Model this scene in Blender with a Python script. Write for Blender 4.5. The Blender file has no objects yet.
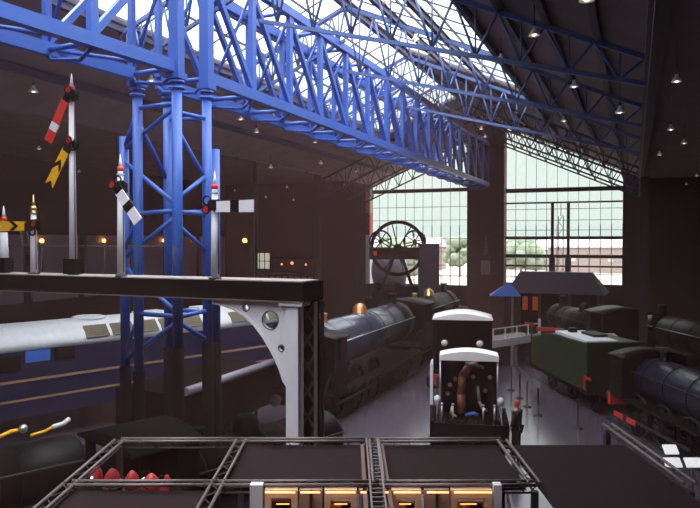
import bpy, bmesh, math, random
from mathutils import Vector, Matrix
random.seed(7)
C = bpy.context.scene.collection
R = math.radians
PI = math.pi

# ------------------------------------------------------------------ materials
def mat(name, col, rough=0.6, metal=0.0, noise=0.15, scale=6.0, emit=None, es=0.0, bump=0.0, spec=0.5, coat=0.0):
    m = bpy.data.materials.new(name); m.use_nodes = True
    nt = m.node_tree; b = nt.nodes['Principled BSDF']
    b.inputs['Roughness'].default_value = rough; b.inputs['Metallic'].default_value = metal
    b.inputs['Specular IOR Level'].default_value = spec
    b.inputs['Coat Weight'].default_value = coat
    tc = nt.nodes.new('ShaderNodeTexCoord'); n = nt.nodes.new('ShaderNodeTexNoise')
    n.inputs['Scale'].default_value = scale; n.inputs['Detail'].default_value = 4
    nt.links.new(tc.outputs['Object'], n.inputs['Vector'])
    mx = nt.nodes.new('ShaderNodeMix'); mx.data_type = 'RGBA'
    mx.inputs[6].default_value = (*[c*(1-noise) for c in col], 1)
    mx.inputs[7].default_value = (*[min(1, c*(1+noise)) for c in col], 1)
    nt.links.new(n.outputs['Fac'], mx.inputs[0]); nt.links.new(mx.outputs[2], b.inputs['Base Color'])
    if bump:
        bp = nt.nodes.new('ShaderNodeBump'); bp.inputs['Strength'].default_value = bump
        nt.links.new(n.outputs['Fac'], bp.inputs['Height']); nt.links.new(bp.outputs[0], b.inputs['Normal'])
    if emit:
        b.inputs['Emission Color'].default_value = (*emit, 1); b.inputs['Emission Strength'].default_value = es
    return m

def brick_mat(name, c1, c2, mortar, scale):
    m = mat(name, c1, .85); nt = m.node_tree; b = nt.nodes['Principled BSDF']
    tc = nt.nodes.new('ShaderNodeTexCoord'); br = nt.nodes.new('ShaderNodeTexBrick')
    mp = nt.nodes.new('ShaderNodeMapping'); mp.inputs['Rotation'].default_value = (R(90), 0, 0)
    nt.links.new(tc.outputs['Object'], mp.inputs['Vector']); nt.links.new(mp.outputs[0], br.inputs['Vector'])
    br.inputs['Scale'].default_value = scale
    br.inputs['Color1'].default_value = (*c1, 1); br.inputs['Color2'].default_value = (*c2, 1)
    br.inputs['Mortar'].default_value = (*mortar, 1)
    nt.links.new(br.outputs[0], b.inputs['Base Color']); return m

def glass_mat(name, tint, gloss=.05):
    m = bpy.data.materials.new(name); m.use_nodes = True; nt = m.node_tree; nt.nodes.clear()
    o = nt.nodes.new('ShaderNodeOutputMaterial'); t = nt.nodes.new('ShaderNodeBsdfTransparent')
    t.inputs[0].default_value = (*tint, 1); g = nt.nodes.new('ShaderNodeBsdfGlossy')
    g.inputs['Roughness'].default_value = .08; mx = nt.nodes.new('ShaderNodeMixShader'); mx.inputs[0].default_value = gloss
    nt.links.new(t.outputs[0], mx.inputs[1]); nt.links.new(g.outputs[0], mx.inputs[2]); nt.links.new(mx.outputs[0], o.inputs[0])
    return m

M = dict(
    blue=mat('blue_paint', (.024, .10, .42), .42, noise=.12, scale=1.5),
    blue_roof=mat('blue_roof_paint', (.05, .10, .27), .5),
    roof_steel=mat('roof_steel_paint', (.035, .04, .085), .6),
    dark_steel=mat('dark_steel', (.035, .026, .024), .6),
    wall=mat('dark_brown_cladding', (.05, .031, .026), .85),
    wall_panel=mat('grey_wall_panel', (.34, .27, .31), .8),
    ceiling=mat('dark_roof_lining', (.21, .16, .165), .9, noise=.3, scale=1.0),
    brick=brick_mat('red_brown_brick', (.10, .035, .03), (.07, .028, .024), (.10, .06, .05), 2.2),
    floor=mat('grey_floor', (.085, .070, .092), .19, noise=.25, scale=.8, spec=.6),
    black=mat('black_loco_paint', (.006, .005, .005), .5, spec=.16),
    soft_black=mat('soot_black', (.007, .005, .0045), .9, spec=.05),
    fabric=mat('black_canopy_cloth', (.022, .013, .014), .95, noise=.35, scale=12, spec=.1),
    white=mat('white_paint', (.72, .70, .74), .5, noise=.06),
    cream=mat('cream_paint', (.85, .55, .34), .55),
    red=mat('red_paint', (.62, .035, .02), .45),
    dull_red=mat('dull_red_paint', (.40, .02, .016), .5),
    orange=mat('orange_paint', (.7, .13, .03), .5),
    yellow=mat('yellow_paint', (.85, .42, .01), .5),
    brass=mat('brass', (.75, .5, .2), .3, metal=.9),
    copper=mat('copper', (.7, .25, .12), .35, metal=.8),
    copper_dark=mat('red_brown_copper_pipe', (.3, .09, .04), .4, metal=.3),
    steel=mat('polished_steel', (.55, .55, .6), .3, metal=.9),
    boiler=mat('blue_grey_boiler_cladding', (.04, .045, .07), .25, spec=.7),
    navy=mat('navy_coach_paint', (.012, .016, .05), .5, spec=.3),
    sky_blue=mat('bright_blue_paint', (.05, .17, .6), .4),
    roof_grey=mat('pale_grey_roof_paint', (.88, .92, .95), .5),
    grille=mat('dull_grille', (.2, .17, .11), .7),
    green=mat('dark_green_paint', (.013, .034, .010), .5, noise=.25),
    green_bright=mat('mid_green_paint', (.02, .05, .02), .5),
    slate=mat('dark_slate', (.045, .04, .06), .7),
    stripe_tan=mat('tan_stripe', (.33, .19, .11), .6),
    truss_grey=mat('dull_alloy', (.17, .13, .12), .5, metal=.3),
    pink_panel=mat('pink_brown_panel', (.42, .25, .19), .7),
    skin=mat('skin', (.5, .25, .18), .6), hair=mat('reddish_hair', (.35, .09, .05), .7),
    coat=mat('dark_coat', (.022, .018, .02), .9), trousers=mat('dark_trousers', (.018, .015, .018), .9),
    lamp_white=mat('lamp_shade_white', (.85, .8, .75), .4),
    bulb=mat('lamp_bulb', (.9, .8, .7), .4, emit=(1, .85, .65), es=4),
    amber=mat('amber_lamp', (.9, .4, .1), .4, emit=(1, .38, .1), es=5),
    glow=mat('lit_amber_lamp', (.9, .6, .3), .4, emit=(1, .42, .12), es=2.2),
    lit_window=mat('lit_window', (.8, .8, .7), .4, emit=(1, .95, .75), es=.45),
    grass=mat('outside_grass', (.28, .24, .21), .9), leaves=mat('pale_leaves', (.17, .20, .14), .9, noise=.4, scale=3),
    house=mat('pale_pink_brick', (.26, .2, .19), .9), house_roof=mat('outside_roof', (.42, .36, .38), .9),
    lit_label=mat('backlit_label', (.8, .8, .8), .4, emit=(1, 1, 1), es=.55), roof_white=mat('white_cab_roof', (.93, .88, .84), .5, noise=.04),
    side_brown=mat('brown_board', (.14, .065, .045), .7),
    lens_red=mat('red_lens', (.5, .02, .02), .2),
    glass=glass_mat('window_glass', (.88, .94, .925), .03), skylight=glass_mat('skylight_glass', (.9, .95, .97), .02),
    mullion=mat('window_bar_paint', (.10, .055, .05), .6),
    mullion_red=mat('red_window_bar', (.30, .09, .07), .6),
)

# ------------------------------------------------------------------ mesh builder
def ortho(d):
    d = d.normalized(); a = Vector((0, 0, 1)) if abs(d.z) < .95 else Vector((1, 0, 0))
    u = d.cross(a).normalized(); return u, u.cross(d).normalized()

class MB:
    def __init__(s): s.v = []; s.f = []; s.sm = []; s.mi = []; s.cur = 0
    def add(s, vs, fs, smooth=False):
        o = len(s.v); s.v += [tuple(x) for x in vs]
        for f in fs: s.f.append([i+o for i in f]); s.sm.append(smooth); s.mi.append(s.cur)
        return s
    def m(s, i): s.cur = i; return s
    def box(s, c, d, rz=0):
        x, y, z = d[0]/2, d[1]/2, d[2]/2; ca, sa = math.cos(rz), math.sin(rz); vs = []
        for a, b, e in ((-x,-y,-z),(x,-y,-z),(x,y,-z),(-x,y,-z),(-x,-y,z),(x,-y,z),(x,y,z),(-x,y,z)):
            vs.append((c[0]+a*ca-b*sa, c[1]+a*sa+b*ca, c[2]+e))
        return s.add(vs, [(0,3,2,1),(4,5,6,7),(0,1,5,4),(1,2,6,5),(2,3,7,6),(3,0,4,7)])
    def b2(s, x0, x1, y0, y1, z0, z1):
        return s.box(((x0+x1)/2, (y0+y1)/2, (z0+z1)/2), (x1-x0, y1-y0, z1-z0))
    def beam(s, p, q, w, h=None, up=(0, 0, 1)):
        h = h or w; p, q = Vector(p), Vector(q); d = (q-p).normalized(); up = Vector(up)
        if abs(d.dot(up)) > .97: up = Vector((0, 1, 0))
        r = d.cross(up).normalized()*w/2; t = r.cross(d).normalized()*h/2
        vs = [p-r-t, p+r-t, p+r+t, p-r+t, q-r-t, q+r-t, q+r+t, q-r+t]
        return s.add(vs, [(0,1,2,3),(7,6,5,4),(0,4,5,1),(1,5,6,2),(2,6,7,3),(3,7,4,0)])
    def ibeam(s, p, q, w, h, t=.03):
        p, q = Vector(p), Vector(q); d = (q-p).normalized(); up = Vector((0, 0, 1))
        if abs(d.dot(up)) > .97: up = Vector((0, 1, 0))
        r = d.cross(up).normalized(); u = r.cross(d).normalized()
        o = u*(h/2-t/2)
        s.beam(p+o, q+o, w, t, u); s.beam(p-o, q-o, w, t, u); s.beam(p, q, t, h-2*t, u); return s
    def lathe(s, prof, base=(0, 0, 0), d=(0, 0, 1), n=14, smooth=True):
        base = Vector(base); d = Vector(d).normalized(); u, w = ortho(d); vs = []; fs = []
        for r, z in prof:
            for k in range(n):
                a = 2*PI*k/n; vs.append(base+d*z+u*(r*math.cos(a))+w*(r*math.sin(a)))
        for i in range(len(prof)-1):
            for k in range(n):
                fs.append((i*n+k, i*n+(k+1) % n, (i+1)*n+(k+1) % n, (i+1)*n+k))
        s.add(vs, fs, smooth); L = len(prof)-1
        s.add([vs[k] for k in range(n)], [tuple(range(n))[::-1]]); s.add([vs[L*n+k] for k in range(n)], [tuple(range(n))]); return s
    def tube(s, p, q, r, r2=None, n=10):
        p, q = Vector(p), Vector(q); return s.lathe([(r, 0), (r2 if r2 else r, (q-p).length)], p, q-p, n)
    def path(s, pts, r, n=8):
        for a, b in zip(pts, pts[1:]): s.tube(a, b, r, n=n)
        for p in pts[1:-1]: s.ball(p, r*1.02, 8, 5)
        return s
    def ball(s, c, r, n=12, m=7, sc=(1, 1, 1)):
        vs = []; fs = []
        for i in range(m+1):
            t = PI*i/m
            for k in range(n):
                a = 2*PI*k/n; vs.append((c[0]+r*sc[0]*math.sin(t)*math.cos(a), c[1]+r*sc[1]*math.sin(t)*math.sin(a), c[2]+r*sc[2]*math.cos(t)))
        for i in range(m):
            for k in range(n): fs.append((i*n+k, (i+1)*n+k, (i+1)*n+(k+1) % n, i*n+(k+1) % n))
        return s.add(vs, fs, True)
    def prism(s, pts, f, d0, d1, smooth=False):   # 2-D outline pts, f maps (a,b,depth)->xyz
        n = len(pts); vs = [f(a, b, d0) for a, b in pts]+[f(a, b, d1) for a, b in pts]
        fs = [tuple(range(n))[::-1], tuple(range(n, 2*n))]
        s.add(vs, fs); s.add(vs, [(i, (i+1) % n, n+(i+1) % n, n+i) for i in range(n)], smooth); return s
    def torus(s, c, R_, r, ax=(0, 1, 0), n=32, m=8):
        c = Vector(c); ax = Vector(ax).normalized(); u, w = ortho(ax); vs = []; fs = []
        for k in range(n):
            a = 2*PI*k/n; e = u*math.cos(a)+w*math.sin(a)
            for j in range(m):
                b = 2*PI*j/m; vs.append(c+e*(R_+r*math.cos(b))+ax*(r*math.sin(b)))
        for k in range(n):
            for j in range(m):
                fs.append((k*m+j, ((k+1) % n)*m+j, ((k+1) % n)*m+(j+1) % m, k*m+(j+1) % m))
        return s.add(vs, fs, True)
    def build(s, name, mats, parent=None):
        me = bpy.data.meshes.new(name); me.from_pydata(s.v, [], s.f); me.update()
        for m_ in (mats if isinstance(mats, (list, tuple)) else [mats]): me.materials.append(m_)
        me.polygons.foreach_set('use_smooth', s.sm); me.polygons.foreach_set('material_index', s.mi)
        bm = bmesh.new(); bm.from_mesh(me); bmesh.ops.remove_doubles(bm, verts=bm.verts, dist=1e-5); bmesh.ops.recalc_face_normals(bm, faces=bm.faces); bm.to_mesh(me); bm.free()
        o = bpy.data.objects.new(name, me); C.objects.link(o)
        if parent: o.parent = parent
        return o

def tag(o, label=None, cat=None, group=None, kind=None):
    if label: o['label'] = label
    if cat: o['category'] = cat
    if group: o['group'] = group
    if kind: o['kind'] = kind
    return o
def thing(name, label, cat, loc=(0, 0, 0), rz=0, group=None):
    o = bpy.data.objects.new(name, None); o.location = loc; o.rotation_euler = (0, 0, rz); o.empty_display_size = .1
    C.objects.link(o); return tag(o, label, cat, group)
def struct(o): o['kind'] = 'structure'; return o
def copy_tree(o, parent=None):
    c = o.copy(); C.objects.link(c)
    if parent: c.parent = parent
    for ch in list(o.children): copy_tree(ch, c)
    return c

# ------------------------------------------------------------------ setting
YE = 50.5          # inner face of the end wall
RX, RZ, SL = -9.5, 15.3, .435     # roof ridge
def roofz(x): return RZ-SL*abs(x-RX)
XL, XR = -19.2, .3
YB = -8
fl = MB(); fl.b2(-32.5, 14, YB, YE+1, -.3, 0); struct(fl.build('floor', M['floor']))
# end wall, pieces round the two windows
w = MB()
w.b2(-32.5, XL, YE, YE+.6, 0, 12.6); w.b2(-.75, 14, YE, YE+.6, 0, 12.2)
w.b2(XL, -11.4, YE, YE+.6, 0, 3.4); w.b2(-8.7, -.75, YE, YE+.6, 0, 3.7)
struct(w.build('wall_far', M['wall']))
w = MB(); w.prism([(-11.4, 0), (-8.7, 0), (-8.7, roofz(-8.7)), (RX, RZ), (-11.4, roofz(-11.4))], lambda a, b, d: (a, d, b), YE-.5, YE+.6)
struct(w.build('wall_pier', M['brick']))
w = MB(); w.b2(-33, -32.5, YB, YE+.6, 0, 12.6); struct(w.build('wall_left', M['wall']))
w = MB(); w.b2(13.5, 14, YB, YE+.6, 0, 12.2); struct(w.build('wall_right', M['wall']))
w = MB(); w.b2(-33, 14, YB-.5, YB, 0, 15.6); struct(w.build('wall_back', M['wall']))
w = MB()
for i, y in enumerate([8.5+4.2*k for k in range(10)]):
    w.b2(-32.5, -32.3, y+.35, y+3.85, 3.2, 7.1)
struct(w.build('trim_1', M['wall_panel']))
# left reveal of the big window: thin lit pier
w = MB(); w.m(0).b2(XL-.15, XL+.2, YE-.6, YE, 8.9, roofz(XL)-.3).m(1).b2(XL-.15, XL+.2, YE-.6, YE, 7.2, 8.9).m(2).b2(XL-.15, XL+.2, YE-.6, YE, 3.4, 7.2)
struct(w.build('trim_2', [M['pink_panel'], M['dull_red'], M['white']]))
w = MB()
def slab(x0, x1, y0, y1, mb, t=.18, off=0):
    z0, z1 = roofz(x0)+off, roofz(x1)+off
    mb.add([(x0,y0,z0),(x1,y0,z1),(x1,y1,z1),(x0,y1,z0),(x0,y0,z0+t),(x1,y0,z1+t),(x1,y1,z1+t),(x0,y1,z0+t)],
           [(0,1,2,3),(7,6,5,4),(0,4,5,1),(1,5,6,2),(2,6,7,3),(3,7,4,0)])
GR, GL = -4.2, -14.2; YSR, YSL = 30.0, 40.0
slab(GR, XR, YB, YE+.6, w); slab(RX, GR, YSR, YE+.6, w)
slab(XL, GL, YB, YE+.6, w); slab(GL, RX, YSL, YE+.6, w)
slab(RX, GR, YB, -4, w); slab(GL, RX, YB, -4, w)
w.b2(-33, XL, YB, YE+.6, 11.5, 11.7); w.b2(XR, 14, YB, YE+.6, 10.95, 11.2)
struct(w.build('ceiling', M['ceiling']))
def skylight(name, x0, x1, y0, y1):
    root = thing(name, None, None); root['kind'] = 'structure'
    g = MB(); slab(x0, x1, y0, y1, g, .03, .10); g.build('glass', M['skylight'], root)
    g = MB(); n = int((y1-y0)/1.5)
    for k in range(n+1):
        y = y0+(y1-y0)*k/n; g.beam((x0, y, roofz(x0)+.06), (x1, y, roofz(x1)+.06), .03, .05)
    for k in range(5):
        x = x0+(x1-x0)*k/4; g.beam((x, y0, roofz(x)+.05), (x, y1, roofz(x)+.05), .04, .08)
    g.build('glazing_bars', M['roof_steel'], root)
skylight('window_3', RX, GR, -4, YSR); skylight('window_4', GL, RX, -4, YSL)
def gable_window(name, x0, x1, zb, heavy, light, red, yw=YE+.2):
    root = thing(name, None, None); root['kind'] = 'structure'
    top = lambda x: roofz(x)-.05
    pts = [(x0, zb), (x1, zb), (x1, top(x1))]
    if x0 < RX < x1: pts.append((RX, top(RX)))
    pts.append((x0, top(x0)))
    g = MB(); g.prism(pts, lambda a, b, d: (a, d, b), yw, yw+.02); g.build('glass', M['glass'], root)
    g = MB(); n = round((x1-x0)/.72)
    for k in range(n+1):
        x = x0+(x1-x0)*k/n; g.beam((x, yw-.03, zb), (x, yw-.03, min(top(x), 7.9)), .055, .05); g.beam((x, yw-.03, 7.9), (x, yw-.03, top(x)), .028, .04)
    for z in light: g.beam((x0, yw-.05, z), (x1, yw-.05, z), .05, .035)
    g.build('glazing_bars', M['mullion'], root)
    g = MB()
    for z, t in heavy: g.beam((x0, yw-.15, z), (x1, yw-.15, z), .12, t)
    g.build('transoms', M['mullion'], root)
    if red:
        g = MB()
        for z in red: g.beam((x0, yw-.15, z), (x1, yw-.15, z), .1, .12)
        g.build('red_transom', M['mullion_red'], root)
gable_window('window_1', XL, -11.4, 3.4, [(10.55, .28)], [6.9, 5.9, 4.9, 4.1, 8.3, 9.3], [])
gable_window('window_2', -8.7, -.75, 3.7, [(10.35, .30), (6.95, .22), (5.65, .24), (4.95, .12)], [7.5, 6.3, 4.4, 8.2, 9.0], [9.45])
# outside ground, trees and houses
g = MB(); g.b2(-160, 120, YE+1.5, 400, -.4, 0); struct(g.build('ground_outside', M['grass']))

def tree(x, y, h, r, label, seed):
    root = thing('tree', label, 'tree', (x, y, 0), 0, 'trees beyond the end windows'); rnd = random.Random(seed)
    MB().tube((0, 0, 0), (0, 0, h*.6), .25, .12).build('trunk', M['house_roof'], root)
    c = MB()
    for k in range(46):
        a, b = rnd.uniform(0, 2*PI), rnd.uniform(-.8, 1); q = r*rnd.uniform(.45, .9)
        c.ball((q*math.cos(a)*math.sqrt(1-b*b*.8), q*math.sin(a)*math.sqrt(1-b*b*.8), h*.62+b*h*.32), r*rnd.uniform(.22, .4), 7, 5)
    c.build('crown', M['leaves'], root)
for i, (x, y, h, r, lb) in enumerate([
        (-33, 100, 5.5, 3.2, 'pale tree seen low through left window just beside the brick pier'),
        (-38, 112, 6.8, 4.0, 'taller pale green tree seen behind the winding wheel'),
        (-47, 105, 5.2, 3.2, 'small pale tree seen at the left side of the left window'),
        (-30.5, 128, 7.2, 3.0, 'slim distant tree near right edge of the left window'),
        (-19.5, 130, 6.6, 4.0, 'hazy tree seen low at left of the right window')]): tree(x, y, h, r, lb, i)
def house(x, y, w_, d, h, label):
    root = thing('house', label, 'house', (x, y, 0), 0, 'houses beyond the end windows')
    MB().b2(-w_/2, w_/2, 0, d, 0, h).build('wall', M['house'], root)
    MB().prism([(-.3, h), (d+.3, h), (d/2, h+2.2)], lambda a, b, e: (e, a, b), -w_/2-.3, w_/2+.3).build('roof', M['house_roof'], root)
    MB().box((w_*.3, d/2, h+2.2), (.8, .6, 1.6)).build('chimney', M['house'], root)
    for k in range(3): MB().b2(-w_*.32+k*w_*.28, -w_*.32+k*w_*.28+1, -.06, .02, h*.45, h*.45+1.3).build('window', M['house_roof'], root)
house(-52, 150, 22, 8, 5.2, 'pale brick house far off behind the winding wheel')
house(-26, 160, 16, 8, 4.6, 'distant pinkish house seen low through the left window near the pier')
house(-4, 150, 26, 8, 5.2, 'long pinkish terrace far off through the right window')

# ------------------------------------------------------------------ blue roof truss frames
def roof_frame(y, side, m, label, depth=1.15, grp='roof truss frames across the hall'):
    x0, x1 = (RX, XR-.1) if side > 0 else (RX, XL+.1 if y > 41 else GL-.1)
    root = thing('roof_truss', label, 'roof truss', (x0, y, 0), 0, grp)
    tp = 1.0 if (side > 0 and y < 31) else 0.0
    P = lambda t, lo: (t*(x1-x0), 0, roofz(x0+t*(x1-x0))-.28-lo*(1+tp*(.95-1.45*t)))
    MB().beam(P(0, 0), P(1, 0), .10, .12).build('top_chord', m, root)
    MB().beam(P(0, depth), P(1, depth), .10, .10).build('bottom_chord', m, root)
    wb = MB(); n = 9
    for k in range(n):
        a, b = k/n, (k+.5)/n; c = (k+1)/n
        wb.tube(P(a, 0), P(b, depth), .035, n=6); wb.tube(P(b, depth), P(c, 0), .035, n=6)
        wb.tube(P(b, depth), P(b, 0), .025, n=6)
    wb.build('web', m, root)
frames = [(4.5, 'above the near end of the gantry'), (10.5, 'second from the near end'), (16.5, 'over the blue tower'), (22.5, 'over the middle of the skylight'),
          (29.6, 'at the far end of the skylight'), (35.5, 'first beyond the skylight'), (41.5, 'second beyond the skylight'), (45.6, 'last but one before the end wall'), (49.3, 'silhouetted against the end window')]
for y, t in frames:
    lit = y < 30  # same blue paint, shade beyond the skylight put into a darker colour
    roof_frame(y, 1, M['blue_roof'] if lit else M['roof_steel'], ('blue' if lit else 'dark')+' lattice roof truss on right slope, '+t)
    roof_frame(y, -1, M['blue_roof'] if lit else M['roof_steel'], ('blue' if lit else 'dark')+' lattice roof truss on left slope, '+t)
for i, (x, lb) in enumerate([(-7.6, 'right slope, nearest the ridge'), (-6.0, 'right slope, inside the skylight edge'), (-4.2, 'along the right edge of the skylight'), (-3.0, 'first below the right skylight edge'),
                     (-1.9, 'second below the right skylight edge'), (-.8, 'right slope, nearest the dark valley'), (-12, 'left slope, middle of the skylight'), (-14.2, 'along the left edge of the skylight'), (-17, 'low on the dark left slope')]):
    z = roofz(x)-.14; o = MB().ibeam((x, YB+.1, z), (x, YE-.1, z), .14, .26).build('purlin', M['roof_steel'])
    tag(o, 'long dark purlin running down the hall, '+lb, 'purlin', 'purlins under the roof')
# ridge and valley
tag(MB().ibeam((RX, YB+.1, RZ-.16), (RX, YE-.6, RZ-.16), .2, .3).build('ridge_beam', M['roof_steel']), 'dark beam along the roof ridge above the blue girder', 'beam')
v = thing('valley_girder', 'dark lattice valley girder hanging over the right trains', 'girder', (XR, 0, 0))
MB().beam((0, YB+.1, 10.75), (0, YE-.1, 10.75), .25, .3).build('top_chord', M['dark_steel'], v)
MB().beam((0, YB+.1, 9.75), (0, YE-.1, 9.75), .18, .18).build('bottom_chord', M['dark_steel'], v)
wb = MB()
for k in range(28):
    y = YB+.2+k*2.05; wb.tube((0, y, 10.7), (0, y+1.02, 9.75), .04, n=6); wb.tube((0, y+1.02, 9.75), (0, y+2.05, 10.7), .04, n=6)
wb.build('web', M['dark_steel'], v)
for y, t in ((49.6, 'against the end wall beside the right window'), (34, 'standing between the right trains')):
    c = thing('steel_column', 'tall dark steel column '+t, 'column', (XR+.1, y, 0))
    MB().ibeam((0, 0, .3), (0, 0, 9.65), .35, .4).build('shaft', M['dark_steel'], c); MB().box((0, 0, .15), (.8, .8, .3)).build('base', M['dark_steel'], c)
for y, t in ((49.4, 'in the corner beside the left window'), (42, 'second from the left end window'), (33.5, 'third from the left end window')):
    c = thing('steel_column', 'dark steel column under the left eaves duct, '+t, 'column', (XL-.55, y, 0))
    MB().ibeam((0, 0, .3), (0, 0, 11.2), .35, .4).build('shaft', M['dark_steel'], c); MB().box((0, 0, .15), (.8, .8, .3)).build('base', M['dark_steel'], c)
d = thing('eaves_duct', 'long dull grey duct running along the dark left eaves', 'duct', (XL, 0, 11.45))
MB().tube((0, YB+.1, -.2), (0, YE-.7, -.2), .17, n=12).build('pipe', mat('duct_grey', (.13, .11, .12), .5), d)
cl = MB()
for k in range(14): cl.torus((0, -6+k*4.1, -.2), .18, .02, (0, 1, 0), 16, 6)
cl.build('joint_ring', M['dark_steel'], d)

# ------------------------------------------------------------------ the big blue girder and its tower
ZB, ZT = 10.8, 13.75
def girder(label, p0, p1, width, nb, lean, first=0, mir=False):
    p0, p1 = Vector(p0), Vector(p1); L = (p1-p0).length; ax = (p1-p0).normalized(); nx = Vector((-ax.y, ax.x, 0))
    if nx.x > 0: nx = -nx
    root = thing('lattice_girder', label, 'girder', tuple(p0), 0, 'blue lattice girders')
    bp = L/nb; H = ZT-ZB
    for s_, off in (('near', 0), ('far', width)):
        o = nx*off
        MB().beam(o, o+ax*L, .22, .28).build('bottom_chord', M['blue'], root)
        MB().beam(o+Vector((0, 0, H)), o+ax*L+Vector((0, 0, H)), .22, .26).build('top_chord', M['blue'], root)
        for k in range(nb+1):
            a = o+ax*min(k*bp, L-.1)
            wd = .2 if off == 0 else .14
            MB().beam(a+Vector((0, 0, .14)), a+Vector((0, 0, H-.13)), wd, .14, tuple(nx)).build('upright', M['blue'], root)
            if k < nb:
                b = o+ax*((k+1)*bp); up = Vector((0, 0, H-.13)); dn = Vector((0, 0, .14))
                if lean: MB().beam(a+up, b+dn, .13, .15).build('diagonal', M['blue'], root)
                else: MB().beam(a+dn, b+up, .13, .15).build('diagonal', M['blue'], root)
    cb = MB()
    for k in range(nb+1):
        a = ax*min(k*bp, L-.1)
        cb.tube(a+Vector((0, 0, -.02)), a+nx*width+Vector((0, 0, -.02)), .06, n=8)
        cb.tube(a+Vector((0, 0, H)), a+nx*width+Vector((0, 0, H)), .06, n=8)
        # forked hanger below each panel point
        cb.path([a+Vector((0, 0, -.12)), a+nx*.35+Vector((0, 0, -.34)), a+nx*(width-.15)+Vector((0, 0, -.24)), a+nx*width+Vector((0, 0, -.1))], .045, 6)
        if k < nb:
            b = ax*((k+1)*bp)
            cb.tube(a, b+nx*width, .045, n=6); cb.tube(a+Vector((0, 0, H)), b+nx*width+Vector((0, 0, H)), .05, n=6)
            cb.tube(a+nx*width+Vector((0, 0, .1)), a+Vector((0, 0, H-.1)), .045, n=6)
    cb.build('cross_bracing', M['blue'], root)
girder('long blue lattice girder running from the tower to the end wall', (-9.8, 14.4, ZB), (-9.8, YE-.7, ZB), 1.45, 16, True)
girder('short blue lattice girder entering from upper left to the tower', (-9.85, 13.2, ZB), (-11.2, -1.0, ZB), 1.35, 6, True)

t = thing('steel_tower', 'blue tubular steel tower carrying the two girders', 'tower', (-10.5, 13.9, 0))
LG = [(.7, -.7), (.7, .5), (-.68, -.4), (-.66, .75)]
SL_TOP = [4.3, 4.25, 3.6, 4.0]
for (x, y), zs in zip(LG, SL_TOP):
    lg = MB().tube((x, y, zs), (x, y, 10.5), .12, n=16).build('leg', M['blue'], t)
    for z in (10.28, 10.42): MB().lathe([(.18, 0), (.18, .05)], (x, y, z), n=16).build('flange', M['blue'], lg)
    MB().box((x, y, 10.58), (.34, .34, .14)).build('bearing_block', M['blue'], lg)
    MB().lathe([(.24, 0), (.24, .12), (.14, .2), (.14, zs)], (x, y, 0), n=14).build('base_sleeve', M['soft_black'], t)
    if x > 0: MB().b2(x-.13, x+.13, y-.13, y+.13, 10.65, 13.9).build('mast_head', M['blue'], t)
ex1, ex2 = (-1.42, -.02), (.62, .98)
for (x, y), zt, zs in ((ex1, 9.4, 3.6), (ex2, 9.1, 4.2)):
    MB().tube((x, y, zs), (x, y, zt), .12, n=16).build('leg', M['blue'], t)
    MB().lathe([(.24, 0), (.24, .12), (.14, .2), (.14, zs)], (x, y, 0), n=14).build('base_sleeve', M['soft_black'], t)
def L3(i, z): return (LG[i][0], LG[i][1], z)
def E1(z): return (ex1[0], ex1[1], z)
def E2(z): return (ex2[0], ex2[1], z)
for p, q in ((E1(9.07), L3(0, 9.9)), (E1(8.78), L3(0, 7.6)), (L3(2, 7.44), L3(0, 7.48)), (E1(6.36), L3(0, 7.36)), (E1(9.07), L3(2, 9.95)), (E1(6.5), L3(2, 7.4)),
             (L3(2, 10.0), L3(0, 9.95)), (L3(0, 9.75), L3(1, 9.8)), (L3(0, 7.45), L3(1, 7.45)), (L3(0, 9.36), E2(7.9)), (L3(0, 7.75), L3(1, 8.4)), (L3(0, 7.15), L3(1, 6.5)),
             (L3(2, 5.0), L3(0, 5.02)), (E1(3.75), L3(0, 4.9)), (E1(3.95), L3(2, 4.95)), (L3(0, 5.0), L3(1, 5.05)), (L3(0, 4.9), L3(1, 4.3)), (E1(6.1), L3(0, 5.1)),
             (L3(2, 9.7), L3(3, 8.3)), (L3(3, 7.5), L3(1, 7.5)), (L3(3, 9.9), L3(1, 9.8)), (L3(3, 5.0), L3(1, 5.0))):
    MB().tube(p, q, .055, n=10).build('brace', M['blue'], t)

# ------------------------------------------------------------------ signal gantry
gd = thing('signal_gantry', 'dark signal gantry deck on a white bracketed column', 'gantry', (-10.5, 11.6, 0))
MB().b2(-7.5, 4.72, 0, .75, 5.98, 6.02).build('deck', mat('weathered_deck', (.30, .25, .24), .8, noise=.3), gd)
fa = MB(); fa.b2(-7.5, 4.72, -.06, 0, 5.62, 6.0); fa.b2(-7.5, 4.72, .75, .81, 5.62, 6.0); fa.b2(4.72, 4.78, -.06, .81, 5.62, 6.0)
for k in range(15): fa.b2(-7.4+k*.8, -7.33+k*.8, 0, .75, 5.66, 5.97)
fa.build('fascia_girder', M['soft_black'], gd)
MB().b2(-7.5, 4.72, -.09, -.06, 5.62, 5.64).build('edge_strip', M['truss_grey'], gd)
for k in range(10):
    MB().tube((-7.3+k*.95, 0.72, 6.02), (-7.3+k*.95, 0.72, 6.66), .012, n=6).build('rail_post', M['dark_steel'], gd)
MB().tube((-7.4, .72, 6.66), (1.4, .72, 6.66), .013, n=6).build('handrail', M['dark_steel'], gd)
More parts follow.
